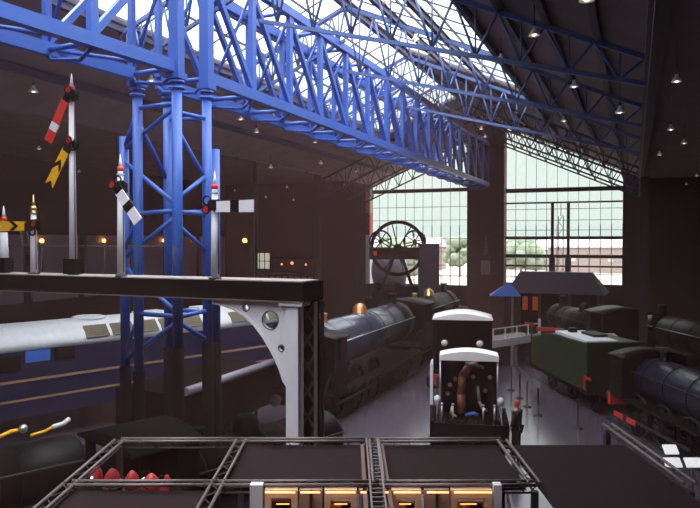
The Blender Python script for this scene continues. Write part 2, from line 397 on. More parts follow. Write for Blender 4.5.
# white column + spandrel bracket with round holes, in the plane of the fascia
cx = 4.5
MB().ibeam((cx, .12, 0), (cx, .12, 5.62), .26, .24, .05).build('column', M['white'], gd)
MB().b2(cx-.25, cx+.25, -.06, .3, 5.55, 5.62).build('column_cap', M['white'], gd)
out = [(4.38, 5.61), (2.7, 5.61), (2.7, 5.54), (2.95, 5.50), (3.2, 5.43), (3.42, 5.33), (3.66, 5.14), (3.86, 4.92), (4.0, 4.72), (4.13, 4.5), (4.22, 4.32), (4.3, 4.1), (4.38, 4.0)]
holes = [(4.0, 5.25, .17), (3.46, 5.47, .06), (4.24, 4.72, .055)]
# plate with holes: outline cut by a boolean kept on the mesh
sp = MB().prism(out[::-1], lambda a, b, d_: (a, d_, b), .06, .14).build('bracket_plate', M['white'], gd)
cm = MB()
for h in holes: cm.lathe([(h[2], 0), (h[2], .6)], (h[0], -.2, h[1]), (0, 1, 0), 28, False)
cut = cm.build('cutter', M['white'])
cut.parent = gd
bpy.context.view_layer.update()
md = sp.modifiers.new('b', 'BOOLEAN'); md.operation = 'DIFFERENCE'; md.object = cut; md.solver = 'EXACT'
bpy.context.view_layer.update()
me = bpy.data.meshes.new_from_object(sp.evaluated_get(bpy.context.evaluated_depsgraph_get()))
sp.modifiers.clear(); sp.data = me; bpy.data.objects.remove(cut)
fg = MB(); arc = out[2:]
for a, b in zip(arc, arc[1:]): fg.beam((a[0], .1, a[1]), (b[0], .1, b[1]), .18, .03, (0, 0, 1))
fg.build('bracket_flange', M['white'], gd)
for h in holes: MB().torus((h[0], .06, h[1]), h[2]+.01, .012, (0, 1, 0), 28, 6).build('hole_rim', M['truss_grey'], gd)
lc = thing('lattice_column', 'dark lattice steel column just right of the white bracket column', 'column', (-5.88, 12.2, 0))
for dx in (-.17, .17):
    for dy in (-.15, .15): MB().b2(dx-.03, dx+.03, dy-.03, dy+.03, 0, 5.6).build('angle_post', M['truss_grey'] if dy < 0 else M['dark_steel'], lc)
lw = MB()
for k in range(11):
    z = .1+k*.5
    for dy in (-.17, .17):
        lw.beam((-.17, dy, z), (.17, dy, z+.5), .05, .015, (0, 1, 0)); lw.beam((.17, dy, z), (-.17, dy, z+.5), .05, .015, (0, 1, 0))
lw.build('lacing', M['dark_steel'], lc)
MB().b2(-.13, .13, -.08, .12, 2.6, 5.6).build('infill_panel', M['soft_black'], lc)

def fishtail(L, h):  # arm outline pointing along -x, notch at the tip
    return [(0, -h), (0, h), (-L, h), (-L+h*1.1, 0), (-L, -h)]
def signal(x, top, label, ball, arms, yoff=.45, base=False, w0=.085):
    """arms: (z, angle from horizontal-left in degrees, length, style)"""
    r = thing('semaphore_signal', label, 'signal', (x, 11.6+yoff, 6.02), 0, 'semaphore signals on the gantry')
    H = top-6.02
    MB().lathe([(w0, 0), (w0*.72, H-.45)], n=14).build('post', M['white'], r)
    MB().lathe([(w0*.8, 0), (w0*.8, .06)], (0, 0, H-.62), n=14).build('band', M['black'], r)
    fn = MB().lathe([(.05, 0), (.09, .03), (.05, .06), (.06, .1)], (0, 0, H-.45), n=14)
    f = fn.build('finial', M['white'] if ball != 'yellow' else M['brass'], r)
    MB().ball((0, 0, H-.31), .075, 14, 8).build('ball', M['red'] if ball == 'red' else M['brass'], f)
    MB().lathe([(.045, 0), (.03, .1), (.006, .27)], (0, 0, H-.26), n=10).build('spike', M['white'] if ball == 'red' else M['brass'], f)
    for z, ang, L, st in arms:
        a = thing('arm_assembly', None, None, (0, -.13, z-6.02)); a.parent = r
        a.rotation_euler = (0, R(ang), 0)
        hh = .105; m = {'red': M['red'], 'yellow': M['yellow'], 'white': M['white']}[st]
        f2 = lambda p, q, d_: (p, d_, q)
        pts = [(-.1, -hh), (-.1, hh)]+[(-L, hh*1.15), (-L, -hh*1.15)] if st != 'yellow' else [(-.1, -hh), (-.1, hh), (-L, hh*1.15), (-L+.14, 0), (-L, -hh*1.15)]
        MB().prism(pts, f2, -.012, .012).build('arm_blade', m, a)
        if st == 'red': MB().b2(-L*.76, -L*.6, -.018, .018, -hh*1.1, hh*1.1).build('stripe', M['white'], a)
        elif st == 'white': MB().b2(-L*.66, -L*.46, -.018, .018, -hh*1.13, hh*1.13).build('stripe', M['black'], a)
        else:
            xc = -L*.62; MB().prism([(xc, -hh), (xc+.16, 0), (xc, hh*1.06), (xc+.13, hh*1.06), (xc+.29, 0), (xc+.13, -hh)], f2, -.018, .018).build('chevron', M['black'], a)
        MB().tube((0, -.05, 0), (0, .16, 0), .04, n=10).build('pivot', M['black'], a)
        sp_ = MB().torus((.12, 0, .05), .085, .02, (0, 1, 0), 18, 6).torus((.1, 0, -.13), .085, .02, (0, 1, 0), 18, 6).box((-.03, 0, -.02), (.2, .03, .2)).build('spectacle', M['black'], a)
        MB().lathe([(.075, 0), (.075, .012)], (.12, -.006, .05), (0, 1, 0), 16).build('lens', M['lens_red'], sp_)
        lp = MB().box((.09, -.02, z-6.02), (.13, .13, .2)).lathe([(.05, 0), (.02, .06)], (.09, -.02, z-6.02+.1)).build('lamp_case', M['black'], r)
    if arms: MB().tube((.1, -.03, .1), (.1, -.03, max([a_[0] for a_ in arms])-6.1), .012, n=6).build('operating_rod', M['dark_steel'], r)
    if base: MB().b2(-.16, .16, -.14, .12, .02, .36).build('base_box', M['black'], r)
    MB().lathe([(.13, 0), (.13, .03)], n=12).build('foot_plate', M['dark_steel'], r)
    return r
# x on the gantry, computed once from the plan
signal(-13.8, 7.6, 'plain white post with dark base box at the far left edge', 'red', [], .3, True, .11)
signal(-12.75, 7.83, 'short white post with brass finial and level yellow fishtail arm', 'yellow', [(7.12, 0, .98, 'yellow')], .2)
signal(-11.63, 10.5, 'tallest white post with red and white arm above a yellow fishtail arm', 'red', [(10.0, -60, 1.14, 'red'), (8.88, -57, 1.02, 'yellow')], .25, True)
signal(-10.15, 8.62, 'white post with tilted white and black arm, in front of blue tower', 'red', [(7.91, 232, .92, 'white')], .1)
signal(-7.78, 8.17, 'white post with level white and black arm, right of the blue tower', 'red', [(7.46, 180, .98, 'white')], .1)
ld = thing('signal_ladder', 'thin dark access ladder leaning on the gantry beside brass-topped post', 'ladder', (-13.3, 12.1, 6.02))
for dx in (0, .22): MB().tube((dx, 0, 0), (dx-.22, 0, 1.1), .012, n=6).build('stile', M['dark_steel'], ld)
for k in range(4): MB().tube((-.04-.05*k, 0, .2+.25*k), (.18-.05*k, 0, .2+.25*k), .008, n=6).build('rung', M['dark_steel'], ld)

# ------------------------------------------------------------------ hanging lamps
lamp0 = None
LP = [(-17.09, 15.87, 11.34, 'above the red signal arm'), (-23.11, 21.71, 10.6, 'beside the red signal arm tip'), (-15.12, 18.96, 12.16, 'between girder and tower at left'), (-30.2, 31.3, 10.8, 'far left behind the tallest signal'),
      (-15.61, 25.46, 11.95, 'first under the long girder, upper one'), (-16.1, 27.64, 11.74, 'second under the long girder'), (-14.88, 26.96, 12.28, 'close under the girder chord'),
      (-15.64, 32.92, 11.94, 'third under the long girder'), (-17.12, 36.85, 11.29, 'fourth under the long girder'), (-17.06, 42.4, 11.32, 'nearest the left end window'), (-18.38, 33.08, 10.74, 'small one beneath the grey duct'),
      (-6.19, 17.57, 13.16, 'against the skylight at top centre'), (-6.79, 22.08, 13.43, 'against the skylight, second'), (-30.2, 48.3, 10.8, 'low above the horizontal signal arm'), (-28.2, 49.9, 10.3, 'low, right of the horizontal signal arm'),
      (-24.54, 46.66, 10.8, 'in the dark left bay, middle'), (-25.6, 49.8, 10.0, 'lowest in the dark left bay'), (-18.77, 44.4, 10.59, 'in the dark just left of the window'), (-.78, 12.34, 10.84, 'largest at top right'),
      (-2.13, 16.0, 11.41, 'second largest under the dark right slope'), (-3.69, 20.55, 12.09, 'at the dark edge of the skylight'), (-1.64, 20.75, 11.18, 'under the middle of the right slope'), (-2.72, 29.5, 11.66, 'above the right window'),
      (-8.24, 39.77, 13.2, 'beside the far end of the girder'), (-8.9, 44.12, 13.4, 'lowest beside the brick pier'), (-.42, 21.01, 10.4, 'beside the valley girder'), (.76, 15.45, 10.0, 'nearest in the dark right bay'), (.95, 22.1, 10.0, 'second in the dark right bay'),
      (1.49, 25.4, 10.0, 'third in the dark right bay'), (.85, 28.58, 10.0, 'near the top corner of the right window'), (2.84, 38.41, 10.0, 'at the right edge'), (2.75, 44.22, 10.0, 'farthest in the right bay')]
for i, (x, y, z, lb) in enumerate(LP):
    if x < XL: top = 11.5
    elif x > XR: top = 10.95
    else: top = roofz(x)
    if lamp0 is None:
        lamp0 = thing('hanging_lamp', '', 'lamp', (x, y, z), 0, 'bell lamps hanging from the roof')
        MB().lathe([(.05, .26), (.06, .16), (.12, .1), (.17, 0), (.165, 0), (.11, .09), (.04, .14)], n=18).build('lamp_shade', M['lamp_white'], lamp0)
        MB().ball((0, 0, .04), .06, 10, 6).build('bulb', M['bulb'], lamp0)
        MB().lathe([(.05, 0), (.05, .12), (.02, .15)], (0, 0, .25), n=10).build('lamp_holder', M['dark_steel'], lamp0)
        o = lamp0
    else:
        o = copy_tree(lamp0); o.location = (x, y, z)
    o['label'] = 'white bell lamp on a rod, '+lb; o.scale = (.62,)*3 if x > XR or x < XL else (.8,)*3
    MB().tube((0, 0, .38), (0, 0, (top-z)/o.scale[0]), .012, n=5).build('rod', M['dark_steel'], o)

# ------------------------------------------------------------------ vehicles
def wheel(parent, x, y, r, m, spokes=12, t=.12, name='wheel'):
    wmb = MB().torus((x, y, r), r-.05, .05, (0, 1, 0), 30, 6)
    wmb.lathe([(r*.18, 0), (r*.18, t)], (x, y-t/2, r), (0, 1, 0), 12)
    for k in range(spokes):
        a = 2*PI*k/spokes; wmb.beam((x, y, r), (x+(r-.05)*math.cos(a), y, r+(r-.05)*math.sin(a)), .05, .05, (0, 1, 0))
    return wmb.build(name, m, parent)
def loco(label, loc, ang, L=10, zc=2.3, r=.75, body=None, tank=None, cab='far', cabh=3.6, cabl=2.0, drivers=3, dr=.85, W=2.5, beam=None, dome=None, chimney=True, roof=None, cabm=None, rim=None, lamps=False, name='steam_locomotive', foot_z=1.25, fit=True):
    """+x is the smokebox end; cab at the -x end"""
    body = body or M['black']; beam = beam or M['dull_red']; dome = dome or M['brass']; cabm = cabm or M['black']; tank = tank or M['black']
    t = thing(name, label, 'locomotive', loc, ang)
    h = L/2; x0 = -h+cabl
    b = MB().lathe([(r*1.02, 0), (r*1.02, (h-.3-x0)-1.3), (r, (h-.3-x0)-1.28)], (x0, 0, zc), (1, 0, 0), 28).build('boiler', body, t)
    for k in range(5): MB().torus((x0+.5+k*(h-1.9-x0)/5, 0, zc), r*1.02, .018, (1, 0, 0), 28, 5).build('boiler_band', rim or M['black'], b)
    sb = MB().lathe([(r*1.06, 0), (r*1.06, 1.2), (r*.98, 1.28), (.02, 1.36)], (h-1.6, 0, zc), (1, 0, 0), 28).build('smokebox', M['black'], t)
    MB().lathe([(r*.55, 0), (r*.4, .07)], (h-.26, 0, zc), (1, 0, 0), 20).tube((h-.2, 0, zc), (h-.05, 0, zc), .03).build('smokebox_door', M['black'], sb)
    if chimney: MB().lathe([(.3, 0), (.2, .15), (.18, .45), (.24, .55), (.2, .58)], (h-1.0, 0, zc+r-.05), n=18).build('chimney', M['black'], t)
    MB().lathe([(.38, 0), (.3, .1), (.29, .32), (.16, .46), (.02, .5)], ((h-1.5+x0)/2+.3, 0, zc+r-.08), n=18).build('steam_dome', dome, t)
    MB().lathe([(.22, 0), (.16, .08), (.13, .3), (.17, .38), (.12, .4)], (x0+.7, 0, zc+r-.05), n=16).build('safety_valve', dome, t)
    MB().b2(-h+.1, h-.1, -W/2, W/2, foot_z-.06, foot_z).build('running_board', M['black'], t)
    MB().b2(-h+.2, h-.2, -.55, .55, foot_z-.45, foot_z-.06).build('frame', M['black'], t)
    for sx in (h, -h): 
        bb = MB().b2(sx-.08, sx+.08, -W/2, W/2, foot_z-.42, foot_z).build('buffer_beam', beam, t)
        for sy in (-.85, .85):
            sgn = 1 if sx > 0 else -1
            MB().lathe([(.11, 0), (.09, .28), (.22, .3), (.22, .36)], (sx+sgn*.08, sy, foot_z-.2), (sgn, 0, 0), 16).build('buffer', M['dark_steel'], bb)
    for s_ in (-1, 1):
        MB().tube((x0, s_*(r+.1), zc+.25), (h-.4, s_*(r+.1), zc+.25), .02, n=6).build('handrail', M['steel'] if lamps else M['dark_steel'], t)
        MB().lathe([(.26, 0), (.26, .9)], (h-1.7, s_*(W/2-.32), foot_z-.42), (1, 0, 0), 16).build('cylinder', M['black'], t)
        xs = [-h+1.3+k*(2*dr+.12) for k in range(drivers)]
        for x in xs: wheel(t, x, s_*.74, dr, M['black'], 14, name='driving_wheel')
        MB().b2(xs[0]-.1, xs[-1]+.1, s_*.86-.03, s_*.86+.03, dr-.28, dr-.18).build('coupling_rod', M['dark_steel'], t)
        x = h-1.3; wheel(t, x, s_*.74, .42, M['black'], 9, name='leading_wheel')
    c = MB(); zt = cabh
    for s_ in (-1, 1):
        c.b2(-h+.15, x0, s_*W/2-.03, s_*W/2+.03, foot_z, foot_z+1.2); c.b2(x0-.5, x0, s_*W/2-.03, s_*W/2+.03, foot_z+1.2, zt-.1); c.b2(-h+.15, -h+.35, s_*W/2-.03, s_*W/2+.03, foot_z+1.2, zt-.1)
    c.b2(x0-.05, x0+.01, -W/2, W/2, foot_z, zt-.1)
    c.build('cab', cabm, t)
    pr = [(-W/2-.06, zt-.1)]+[(-W/2-.06+(W+.12)*k/10, zt-.1+.05+.22*math.sin(PI*k/10)) for k in range(11)]+[(W/2+.06, zt-.1)]
    MB().prism(pr, lambda a, b_, d_: (d_, a, b_), -h, x0+.15, True).build('cab_roof', roof or cabm, t)
    return t
def place_ang(dx, dy): return math.atan2(dy, dx)

# left: big blue and white diesel locomotive
dl = thing('diesel_locomotive', 'navy diesel locomotive with pale grey roof and two cream stripes', 'locomotive', (-18.8, 16, 0), place_ang(.358, .934))
W2 = 2.7
# local +x along the train, its right side (facing the camera) is at y = 0, body extends to y = +2.7
prof = [(0, .95), (0, 3.15)]
dr_roof = [(0, 3.15)]+[(1.35-1.35*math.cos(PI*k/14), 3.15+.78*math.sin(PI*k/14)**.8) for k in range(1, 14)]+[(2.7, 3.15)]
MB().prism([(0, .95), (2.7, .95), (2.7, 3.15), (0, 3.15)], lambda a, b, d_: (d_, a, b), -6.5, 13.6).build('body', M['navy'], dl)
MB().prism(dr_roof, lambda a, b, d_: (d_, a, b), -6.5, 13.6, True).build('roof', M['roof_grey'], dl)
MB().prism([(13.6, .95), (14.6, 1.0), (14.7, 2.1), (14.0, 2.6), (13.8, 3.6), (13.6, 3.7)], lambda a, b, d_: (a, d_, b), .12, 2.58).build('nose', M['sky_blue'], dl)
MB().b2(-6.5, 13.6, -.03, 0, 2.13, 2.21).build('stripe', M['stripe_tan'], dl)
MB().b2(-6.5, 13.6, -.03, 0, 1.5, 1.57).build('stripe', M['stripe_tan'], dl)
def roofpt(a, up=.03):   # a: 0..1 across the roof
    th = PI*a; return (1.35-1.35*math.cos(th), 3.15+.78*math.sin(th)**.8+up)
def grille(x0, x1, a0, a1, m=None):
    y0, z0 = roofpt(a0, .02); y1, z1 = roofpt(a1, .02)
    g_ = MB(); vs = [(x0,y0-.02,z0),(x1,y0-.02,z0),(x1,y1,z1),(x0,y1,z1),(x0,y0-.06,z0+.03),(x1,y0-.06,z0+.03),(x1,y1,z1+.05),(x0,y1,z1+.05)]
    g_.add(vs, [(0,3,2,1),(4,5,6,7),(0,1,5,4),(1,2,6,5),(2,3,7,6),(3,0,4,7)])
    for k in range(1, 7):
        f_ = k/7; g_.beam((x0+.03, y0-.06+(y1-y0+.06)*f_, z0+.04+(z1-z0)*f_), (x1-.03, y0-.06+(y1-y0+.06)*f_, z0+.04+(z1-z0)*f_), .03, .03)
    g_.build('roof_grille', m or M['grille'], dl)
for x in (2.9, 3.9, 4.9, 5.9, 6.9): grille(x, x+.86, .05, .22)
for x in (9.2, 10.2, 11.2): grille(x, x+.86, .05, .22)
fan = MB().lathe([(.6, 0), (.6, .06), (.5, .09), (.45, .03)], (3.6, 1.3, 3.9), n=28)
for k in range(6): a = PI*k/6; fan.beam((3.6-.5*math.cos(a), 1.3-.5*math.sin(a), 3.96), (3.6+.5*math.cos(a), 1.3+.5*math.sin(a), 3.96), .03, .02)
fan.build('roof_fan', M['roof_grey'], dl)
MB().b2(5.5, 6.6, .9, 1.6, 3.86, 3.99).build('roof_hatch', M['roof_grey'], dl)
MB().b2(8.2, 8.9, .9, 1.7, 3.86, 3.99).build('roof_hatch', M['roof_grey'], dl)
MB().b2(1.75, 2.45, -.035, 0, 2.72, 3.12).build('side_louvre', M['soft_black'], dl)
MB().b2(.8, 1.6, -.035, 0, 2.75, 3.12).build('blue_panel', M['sky_blue'], dl)
for x in (-4.0, -2.6, -1.2, -.1): MB().b2(x, x+.75, -.035, 0, 2.5, 3.0).build('side_window', M['soft_black'], dl)
for x in (-4.5, 9.5):
    bg = MB().b2(x-.2, x+3.6, .1, .3, .35, .85).b2(x-.2, x+3.6, 2.4, 2.6, .35, .85).b2(x+.4, x+3, .3, 2.4, .5, .9).build('bogie', M['soft_black'], dl)
    for k in range(3):
        for yy in (.55, 2.15): wheel(bg, x+.3+1.4*k, yy, .5, M['soft_black'], 8)

# dark wagon with pale rounded top rail behind the tower
wg = thing('tender_wagon', 'dark wagon with a pale rounded top rail, behind the tower foot', 'wagon', (-13.3, 19.3, 0))
MB().b2(-1.25, 1.2, -2.8, 2.8, .9, 2.3).build('body', M['soft_black'], wg)
MB().tube((1.25, -2.75, 2.38), (1.25, 2.75, 2.38), .13, n=16).build('top_rail', mat('pale_grey_rail', (.2, .18, .22), .45), wg)
for y in (-1.8, 0, 1.8):
    for x in (-.72, .72):
        MB().torus((x, y, .48), .43, .05, (1, 0, 0), 24, 6).lathe([(.12, 0), (.12, .1)], (x-.05, y, .48), (1, 0, 0), 10).b2(x-.03, x+.03, y-.43, y+.43, .44, .52).b2(x-.03, x+.03, y-.04, y+.04, .06, .9).build('wheel', M['soft_black'], wg)

AX = PI/2
loco('large steam locomotive with blue-grey boiler and copper fittings, left of the aisle', (-11, 27.5, 0), AX, L=11, zc=2.75, r=.9, body=M['boiler'], drivers=3, dr=.95, cabh=3.35, cabl=1.2, dome=M['copper'], lamps=True, roof=M['black'], beam=M['soft_black'])
bk = thing('copper_pipework', 'cluster of copper pipes and valves above the near cab end', 'pipework', (-10.9, 22.2, 3.45))
pm = MB()
for k in range(5): pm.path([(-.5+k*.22, -.1+.1*k, 0), (-.55+k*.22, -.15, .18+.04*k), (-.35+k*.22, -.25, .22+.03*k), (-.3+k*.2, .3, .05)], .035)
pm.build('copper_pipe', M['copper'], bk)
MB().lathe([(.13, 0), (.13, .25), (.05, .3)], (.3, 0, .05)).build('valve', M['steel'], bk)
loco('dark locomotive with brass dome farther along the left road', (-11.3, 39, 0), AX, L=10, zc=2.7, r=.8, body=M['black'], drivers=2, dr=1.0, cabh=3.5, dome=M['brass'], lamps=True, beam=M['soft_black'])
loco('small black tank engine in shadow below the signal gantry', (-8.1, 13.0, 0), place_ang(.358, .934), L=6.2, zc=1.9, r=.62, drivers=2, dr=.6, cabh=3.0, cabl=1.4, body=M['soft_black'], dome=M['soft_black'], beam=M['soft_black'], W=2.1, cabm=M['soft_black'])
loco('dark engine with steel domes and yellow pipes at lower left', (-12.2, 8.9, 0), place_ang(.42, .9), L=6.0, zc=2.0, r=.6, drivers=2, dr=.6, cabh=2.6, cabl=1.0, body=M['soft_black'], dome=M['steel'], beam=M['soft_black'], W=2.1, cabm=M['soft_black'], chimney=False)
yp = thing('pipe_set', 'yellow pipe ending in a silver cap, lower of the two at left', 'pipe', (-12.05, 10.4, 2.7), place_ang(.42, .9))
MB().path([(-.6, 0, -.05), (-.2, 0, .03), (.12, .02, .12), (.3, .02, .12)], .06).build('pipe', M['yellow'], yp); MB().ball((.45, .02, .14), .13).build('cap', M['steel'], yp); yp.scale = (.75,)*3
yp = thing('pipe_set', 'yellow pipe with pale elbow, upper of the two at left', 'pipe', (-11.5, 11.0, 2.74), place_ang(.42, .9))
MB().path([(-.5, 0, -.05), (-.1, 0, 0), (.1, 0, .08)], .045).build('pipe', M['yellow'], yp); MB().path([(.1, 0, .08), (.4, 0, .12), (.6, .1, .2)], .07).build('elbow', M['white'], yp); yp.scale = (.75,)*3
tag(MB().beam((-13.6, 8.4, 2.15), (-11.3, 12.6, 2.15), .05, .06).build('handrail', M['truss_grey']), 'thin tan rail along the dark engine at lower left', 'rail')

# central: open cab of a locomotive seen from behind
ca = place_ang(-.226, .974)
cb = thing('open_cab_locomotive', 'open-backed cab with white arched roof, red-brown pipe and brass gauges', 'locomotive', (-5.03, 22.4, 0), ca)
# local +x away from camera
MB().b2(-3.0, 3.2, -1.05, 1.05, .75, .85).build('footplate', M['soft_black'], cb)
def arch(x0, x1, hw, z0, rise, th):
    pts = [(-hw, z0), (-hw, z0+th)]+[(-hw+2*hw*k/12, z0+th+rise*math.sin(PI*k/12)**.9) for k in range(1, 12)]+[(hw, z0+th), (hw, z0)]
    return MB().prism(pts, lambda a, b, d_: (d_, a, b), x0, x1)
arch(-.4, .5, .95, 2.87, .14, .16).build('cab_roof', M['roof_white'], cb)
for s_ in (-1, 1):
    MB().b2(.3, 1.05, s_*.92-.03, s_*.92+.03, .85, 2.88).build('cab_side', M['soft_black'], cb)
    MB().tube((-.3, s_*.92, .85), (-.3, s_*.92, 2.88), .03).build('pillar', M['steel'], cb)
    MB().lathe([(.11, 0), (.11, .2), (.03, .26)], (-.35, s_*1.02, 1.45)).build('side_lamp', M['white'], cb)
    for x in (-2.0, 0, 1.9): wheel(cb, x, s_*.74, .45, M['soft_black'], 8)
MB().b2(1.0, 1.08, -.92, .92, .85, 2.88).build('cab_front', M['soft_black'], cb)
MB().lathe([(.55, 0), (.6, .1), (.6, 1.1)], (.62, 0, 1.55), (1, 0, 0), 24).build('firebox', M['soft_black'], cb)
MB().path([(.5, .22, .95), (.45, .25, 1.6), (.5, .2, 2.2), (.55, 0, 2.5), (.6, -.3, 2.6)], .14, 10).build('large_pipe', M['copper_dark'], cb)
MB().path([(.5, .1, 2.62), (.35, -.2, 2.62), (.3, -.5, 2.55)], .05).build('steam_pipe', M['steel'], cb)
MB().path([(.4, -.3, 1.9), (.3, -.35, 1.4), (.2, -.45, 1.2), (.1, -.6, 1.15)], .05).build('lever', M['steel'], cb)
MB().path([(.4, .55, 1.2), (.2, .6, 1.0), (0, .4, .95)], .035).build('brass_pipe', M['brass'], cb)
MB().path([(.2, .1, .95), (.1, -.15, 1.05), (.15, -.3, 1.0)], .05).build('blue_pipe', M['sky_blue'], cb)
for y, z in ((.45, 2.1), (.62, 1.9), (-.55, 1.75), (-.15, 2.2), (.7, 1.6), (-.7, 2.2)):
    MB().lathe([(.07, 0), (.07, .05)], (.45, y, z), (-1, 0, 0), 14).build('gauge', M['brass'], cb)
td = MB().b2(-3.0, -1.1, -1.12, -1.02, .85, 1.55).b2(-3.0, -1.1, 1.02, 1.12, .85, 1.55).b2(-3.05, -2.95, -1.12, 1.12, .85, 1.5).build('tender_side', M['soft_black'], cb)
cl = MB()
for k in range(60): cl.ball((random.uniform(-2.8, -1.2), random.uniform(-.95, .95), random.uniform(.9, 1.15)), random.uniform(.08, .16), 6, 4)
tag(cl.build('coal', M['soft_black'], cb), kind='stuff')
for y in (-.8, -.45, .5, .85): MB().tube((-.9, y, .85), (-.9, y, 1.5), .03).ball((-.9, y, 1.55), .05).build('brake_lever', M['steel'], cb)

loco('black locomotive with white cab roof directly behind the open cab', (-7.25, 31.0, 0), ca, L=6.6, zc=2.3, r=.7, drivers=2, dr=.8, cabh=3.6, cabl=1.9, roof=M['roof_white'], body=M['soft_black'], lamps=True, W=2.35, cabm=M['soft_black'], dome=M['brass'])
for dx, lb in ((-.75, 'left one below the white roof'), (.62, 'right one below the white roof')):
    q = thing('round_headlamp', 'round white lamp, '+lb, 'lamp', (-6.35+dx, 27.35+dx*.25, 2.62), ca)
    MB().lathe([(.16, 0), (.16, .12), (.12, .2)], (0, 0, 0), (1, 0, 0), 18).build('lamp_body', M['black'], q)
    MB().ball((0, 0, 0), .14, 12, 6, (.3, 1, .9)).build('lamp_glass', M['white'], q)
    MB().tube((.1, 0, -.12), (.1, 0, -1.35), .03).build('bracket', M['black'], q)

# right: green tender and black boilered locomotive
ra = place_ang(-.462, .887)
tn = thing('locomotive_tender', 'dark green tender with pale flat top, far end of right train', 'tender', (-.65, 28.8, 0), ra)
MB().prism([(-.1, .9), (6.1, .9), (6.1, 2.15), (3.7, 2.66), (.1, 2.76), (-.1, 2.76)], lambda a, b, d_: (a, d_, b), -1.15, 1.2).build('tank', M['green'], tn)
MB().b2(.2, 3.4, -.2, 1.1, 2.70, 2.82).build('tank_top', M['white'], tn)  # white colour puts the skylight's reflection into the top plate
MB().b2(1.2, 2.4, -.25, .35, 2.82, 2.92).b2(2.7, 3.0, .4, .7, 2.82, 3.0).build('filler_lid', M['black'], tn)
MB().b2(-.1, .0, -1.2, 1.22, .85, 2.8).build('panel_beading', M['green_bright'], tn)
MB().b2(-.2, 6.2, -1.2, 1.25, .75, .9).build('frame', M['soft_black'], tn)
for x in (.2, 2.3, 4.6):
    for y in (-.75, .75): wheel(tn, x, y, .5, M['soft_black'], 10)
MB().b2(-.05, .05, 1.24, 1.28, .95, 1.5).b2(-.6, 0.05, 1.25, 1.28, 1.4, 1.5).build('red_step_plate', M['red'], tn)
rl = loco('black locomotive with long shiny grey-blue boiler top at right', (2.42, 22.9, 0), ra+PI, L=9.6, zc=1.95, r=.72, drivers=3, dr=.75, cabh=2.75, cabl=1.0, body=mat('blue_black_cladding', (.022, .022, .042), .3, spec=.4), W=2.3, beam=M['red'], dome=M['black'], chimney=False, cabm=M['black'], roof=M['black'])
for (x, y), lb in zip(((-.68, 25.1), (-.28, 24.35)), ('farther', 'nearer')):
    q = thing('guard_plate', lb+' of two red guard plates low beside right locomotive', 'plate', (x+.22, y, .7), ra)
    MB().box((0, 0, .12), (.6, .05, .16)).build('plate', M['red'], q); MB().box((0, 0, -.33), (.05, .05, .74)).build('stake', M['dark_steel'], q)
loco('black locomotive behind the right train, mostly in shadow', (3.4, 33.7, 0), ra, L=11, zc=2.3, r=.75, drivers=3, dr=.9, cabh=3.3, body=M['black'], beam=M['red'], lamps=True, cabl=1.6)
loco('dark locomotive with red buffer beam in front of the shelter', (-2.2, 38.5, 0), ra, L=9, zc=2.3, r=.72, drivers=2, dr=.9, cabh=3.4, body=M['black'], beam=M['red'], dome=M['black'])
for (x, y, z, s_), lb in zip(((-4.05, 37.2, 2.1, 1.4), (-5.4, 39.1, 2.1, .5)), ('long', 'short')):
    q = thing('red_buffer_plank', lb+' red plank low among the dark locomotives before the shelter', 'plank', (x, y, 0), -.1)
    MB().box((0, 0, z), (s_, .12, .2)).build('plank', M['dull_red'], q); MB().b2(-.04-s_*.3, .04-s_*.3, -.03, .03, 0, z-.1).b2(-.04+s_*.3, .04+s_*.3, -.03, .03, 0, z-.1).build('post', M['dark_steel'], q)
q = thing('display_table', 'small white topped table at far right, near the red plank', 'table', (-1.35, 33.9, 0), .2)
MB().b2(-.6, .6, -.45, .45, 2.35, 2.42).build('table_top', M['white'], q)
for a in (-.5, .5):
    for b in (-.38, .38): MB().b2(a-.03, a+.03, b-.03, b+.03, 0, 2.35).build('leg', M['dark_steel'], q)

# shelter near the end wall
sh = thing('platform_shelter', 'dark slate roofed shelter below the right end window', 'shelter', (-4.55, 45.8, 0), R(-3))
MB().add([(-3.0,-1.6,3.45),(3.0,-1.6,3.45),(3.0,1.6,3.45),(-3.0,1.6,3.45),(-2.3,-.35,4.75),(2.1,-.35,4.75),(2.1,.35,4.75),(-2.3,.35,4.75)],
         [(3,2,1,0),(4,5,6,7),(0,1,5,4),(1,2,6,5),(2,3,7,6),(3,0,4,7)]).build('roof', M['slate'], sh)
for x in (-2.6, -.9, .9, 2.6):
    for y in (-1.3, 1.3): MB().b2(x-.07, x+.07, y-.07, y+.07, 0, 3.5).build('post', M['pink_panel'] if x == -2.6 and y < 0 else M['dark_steel'], sh)
MB().b2(-2.5, 2.5, 1.0, 1.1, 0, 3.4).build('back_wall', M['soft_black'], sh)
for x in (-2.1, -1.45): MB().b2(x-.17, x+.17, .2, .26, 2.2, 3.1).build('orange_poster', mat('lit_orange_panel', (.6, .12, .03), .5, emit=(1, .2, .04), es=.12), sh)  # panels glow by themselves in place of orange light under the roof
MB().box((.35, -1.0, 2.6), (.7, .06, .12)).box((.35, -1.0, 2.3), (.14, .06, .9)).box((.35, -1.0, .95), (.06, .06, 1.9)).build('cross_sign', M['truss_grey'], sh)
q = thing('blue_canopy', 'small bright blue pyramid canopy beside the brick pier', 'canopy', (-7.55, 43.9, 0), .2)
MB().add([(-.95,-.8,3.3),(.95,-.8,3.3),(.95,.8,3.3),(-.95,.8,3.3),(.25,0,4.15)], [(3,2,1,0),(0,1,4),(1,2,4),(2,3,4),(3,0,4)]).build('cover', M['sky_blue'], q)
for a in (-.85, .85):
    for b in (-.7, .7): MB().b2(a-.04, a+.04, b-.04, b+.04, 0, 3.32).build('pole', M['dark_steel'], q)
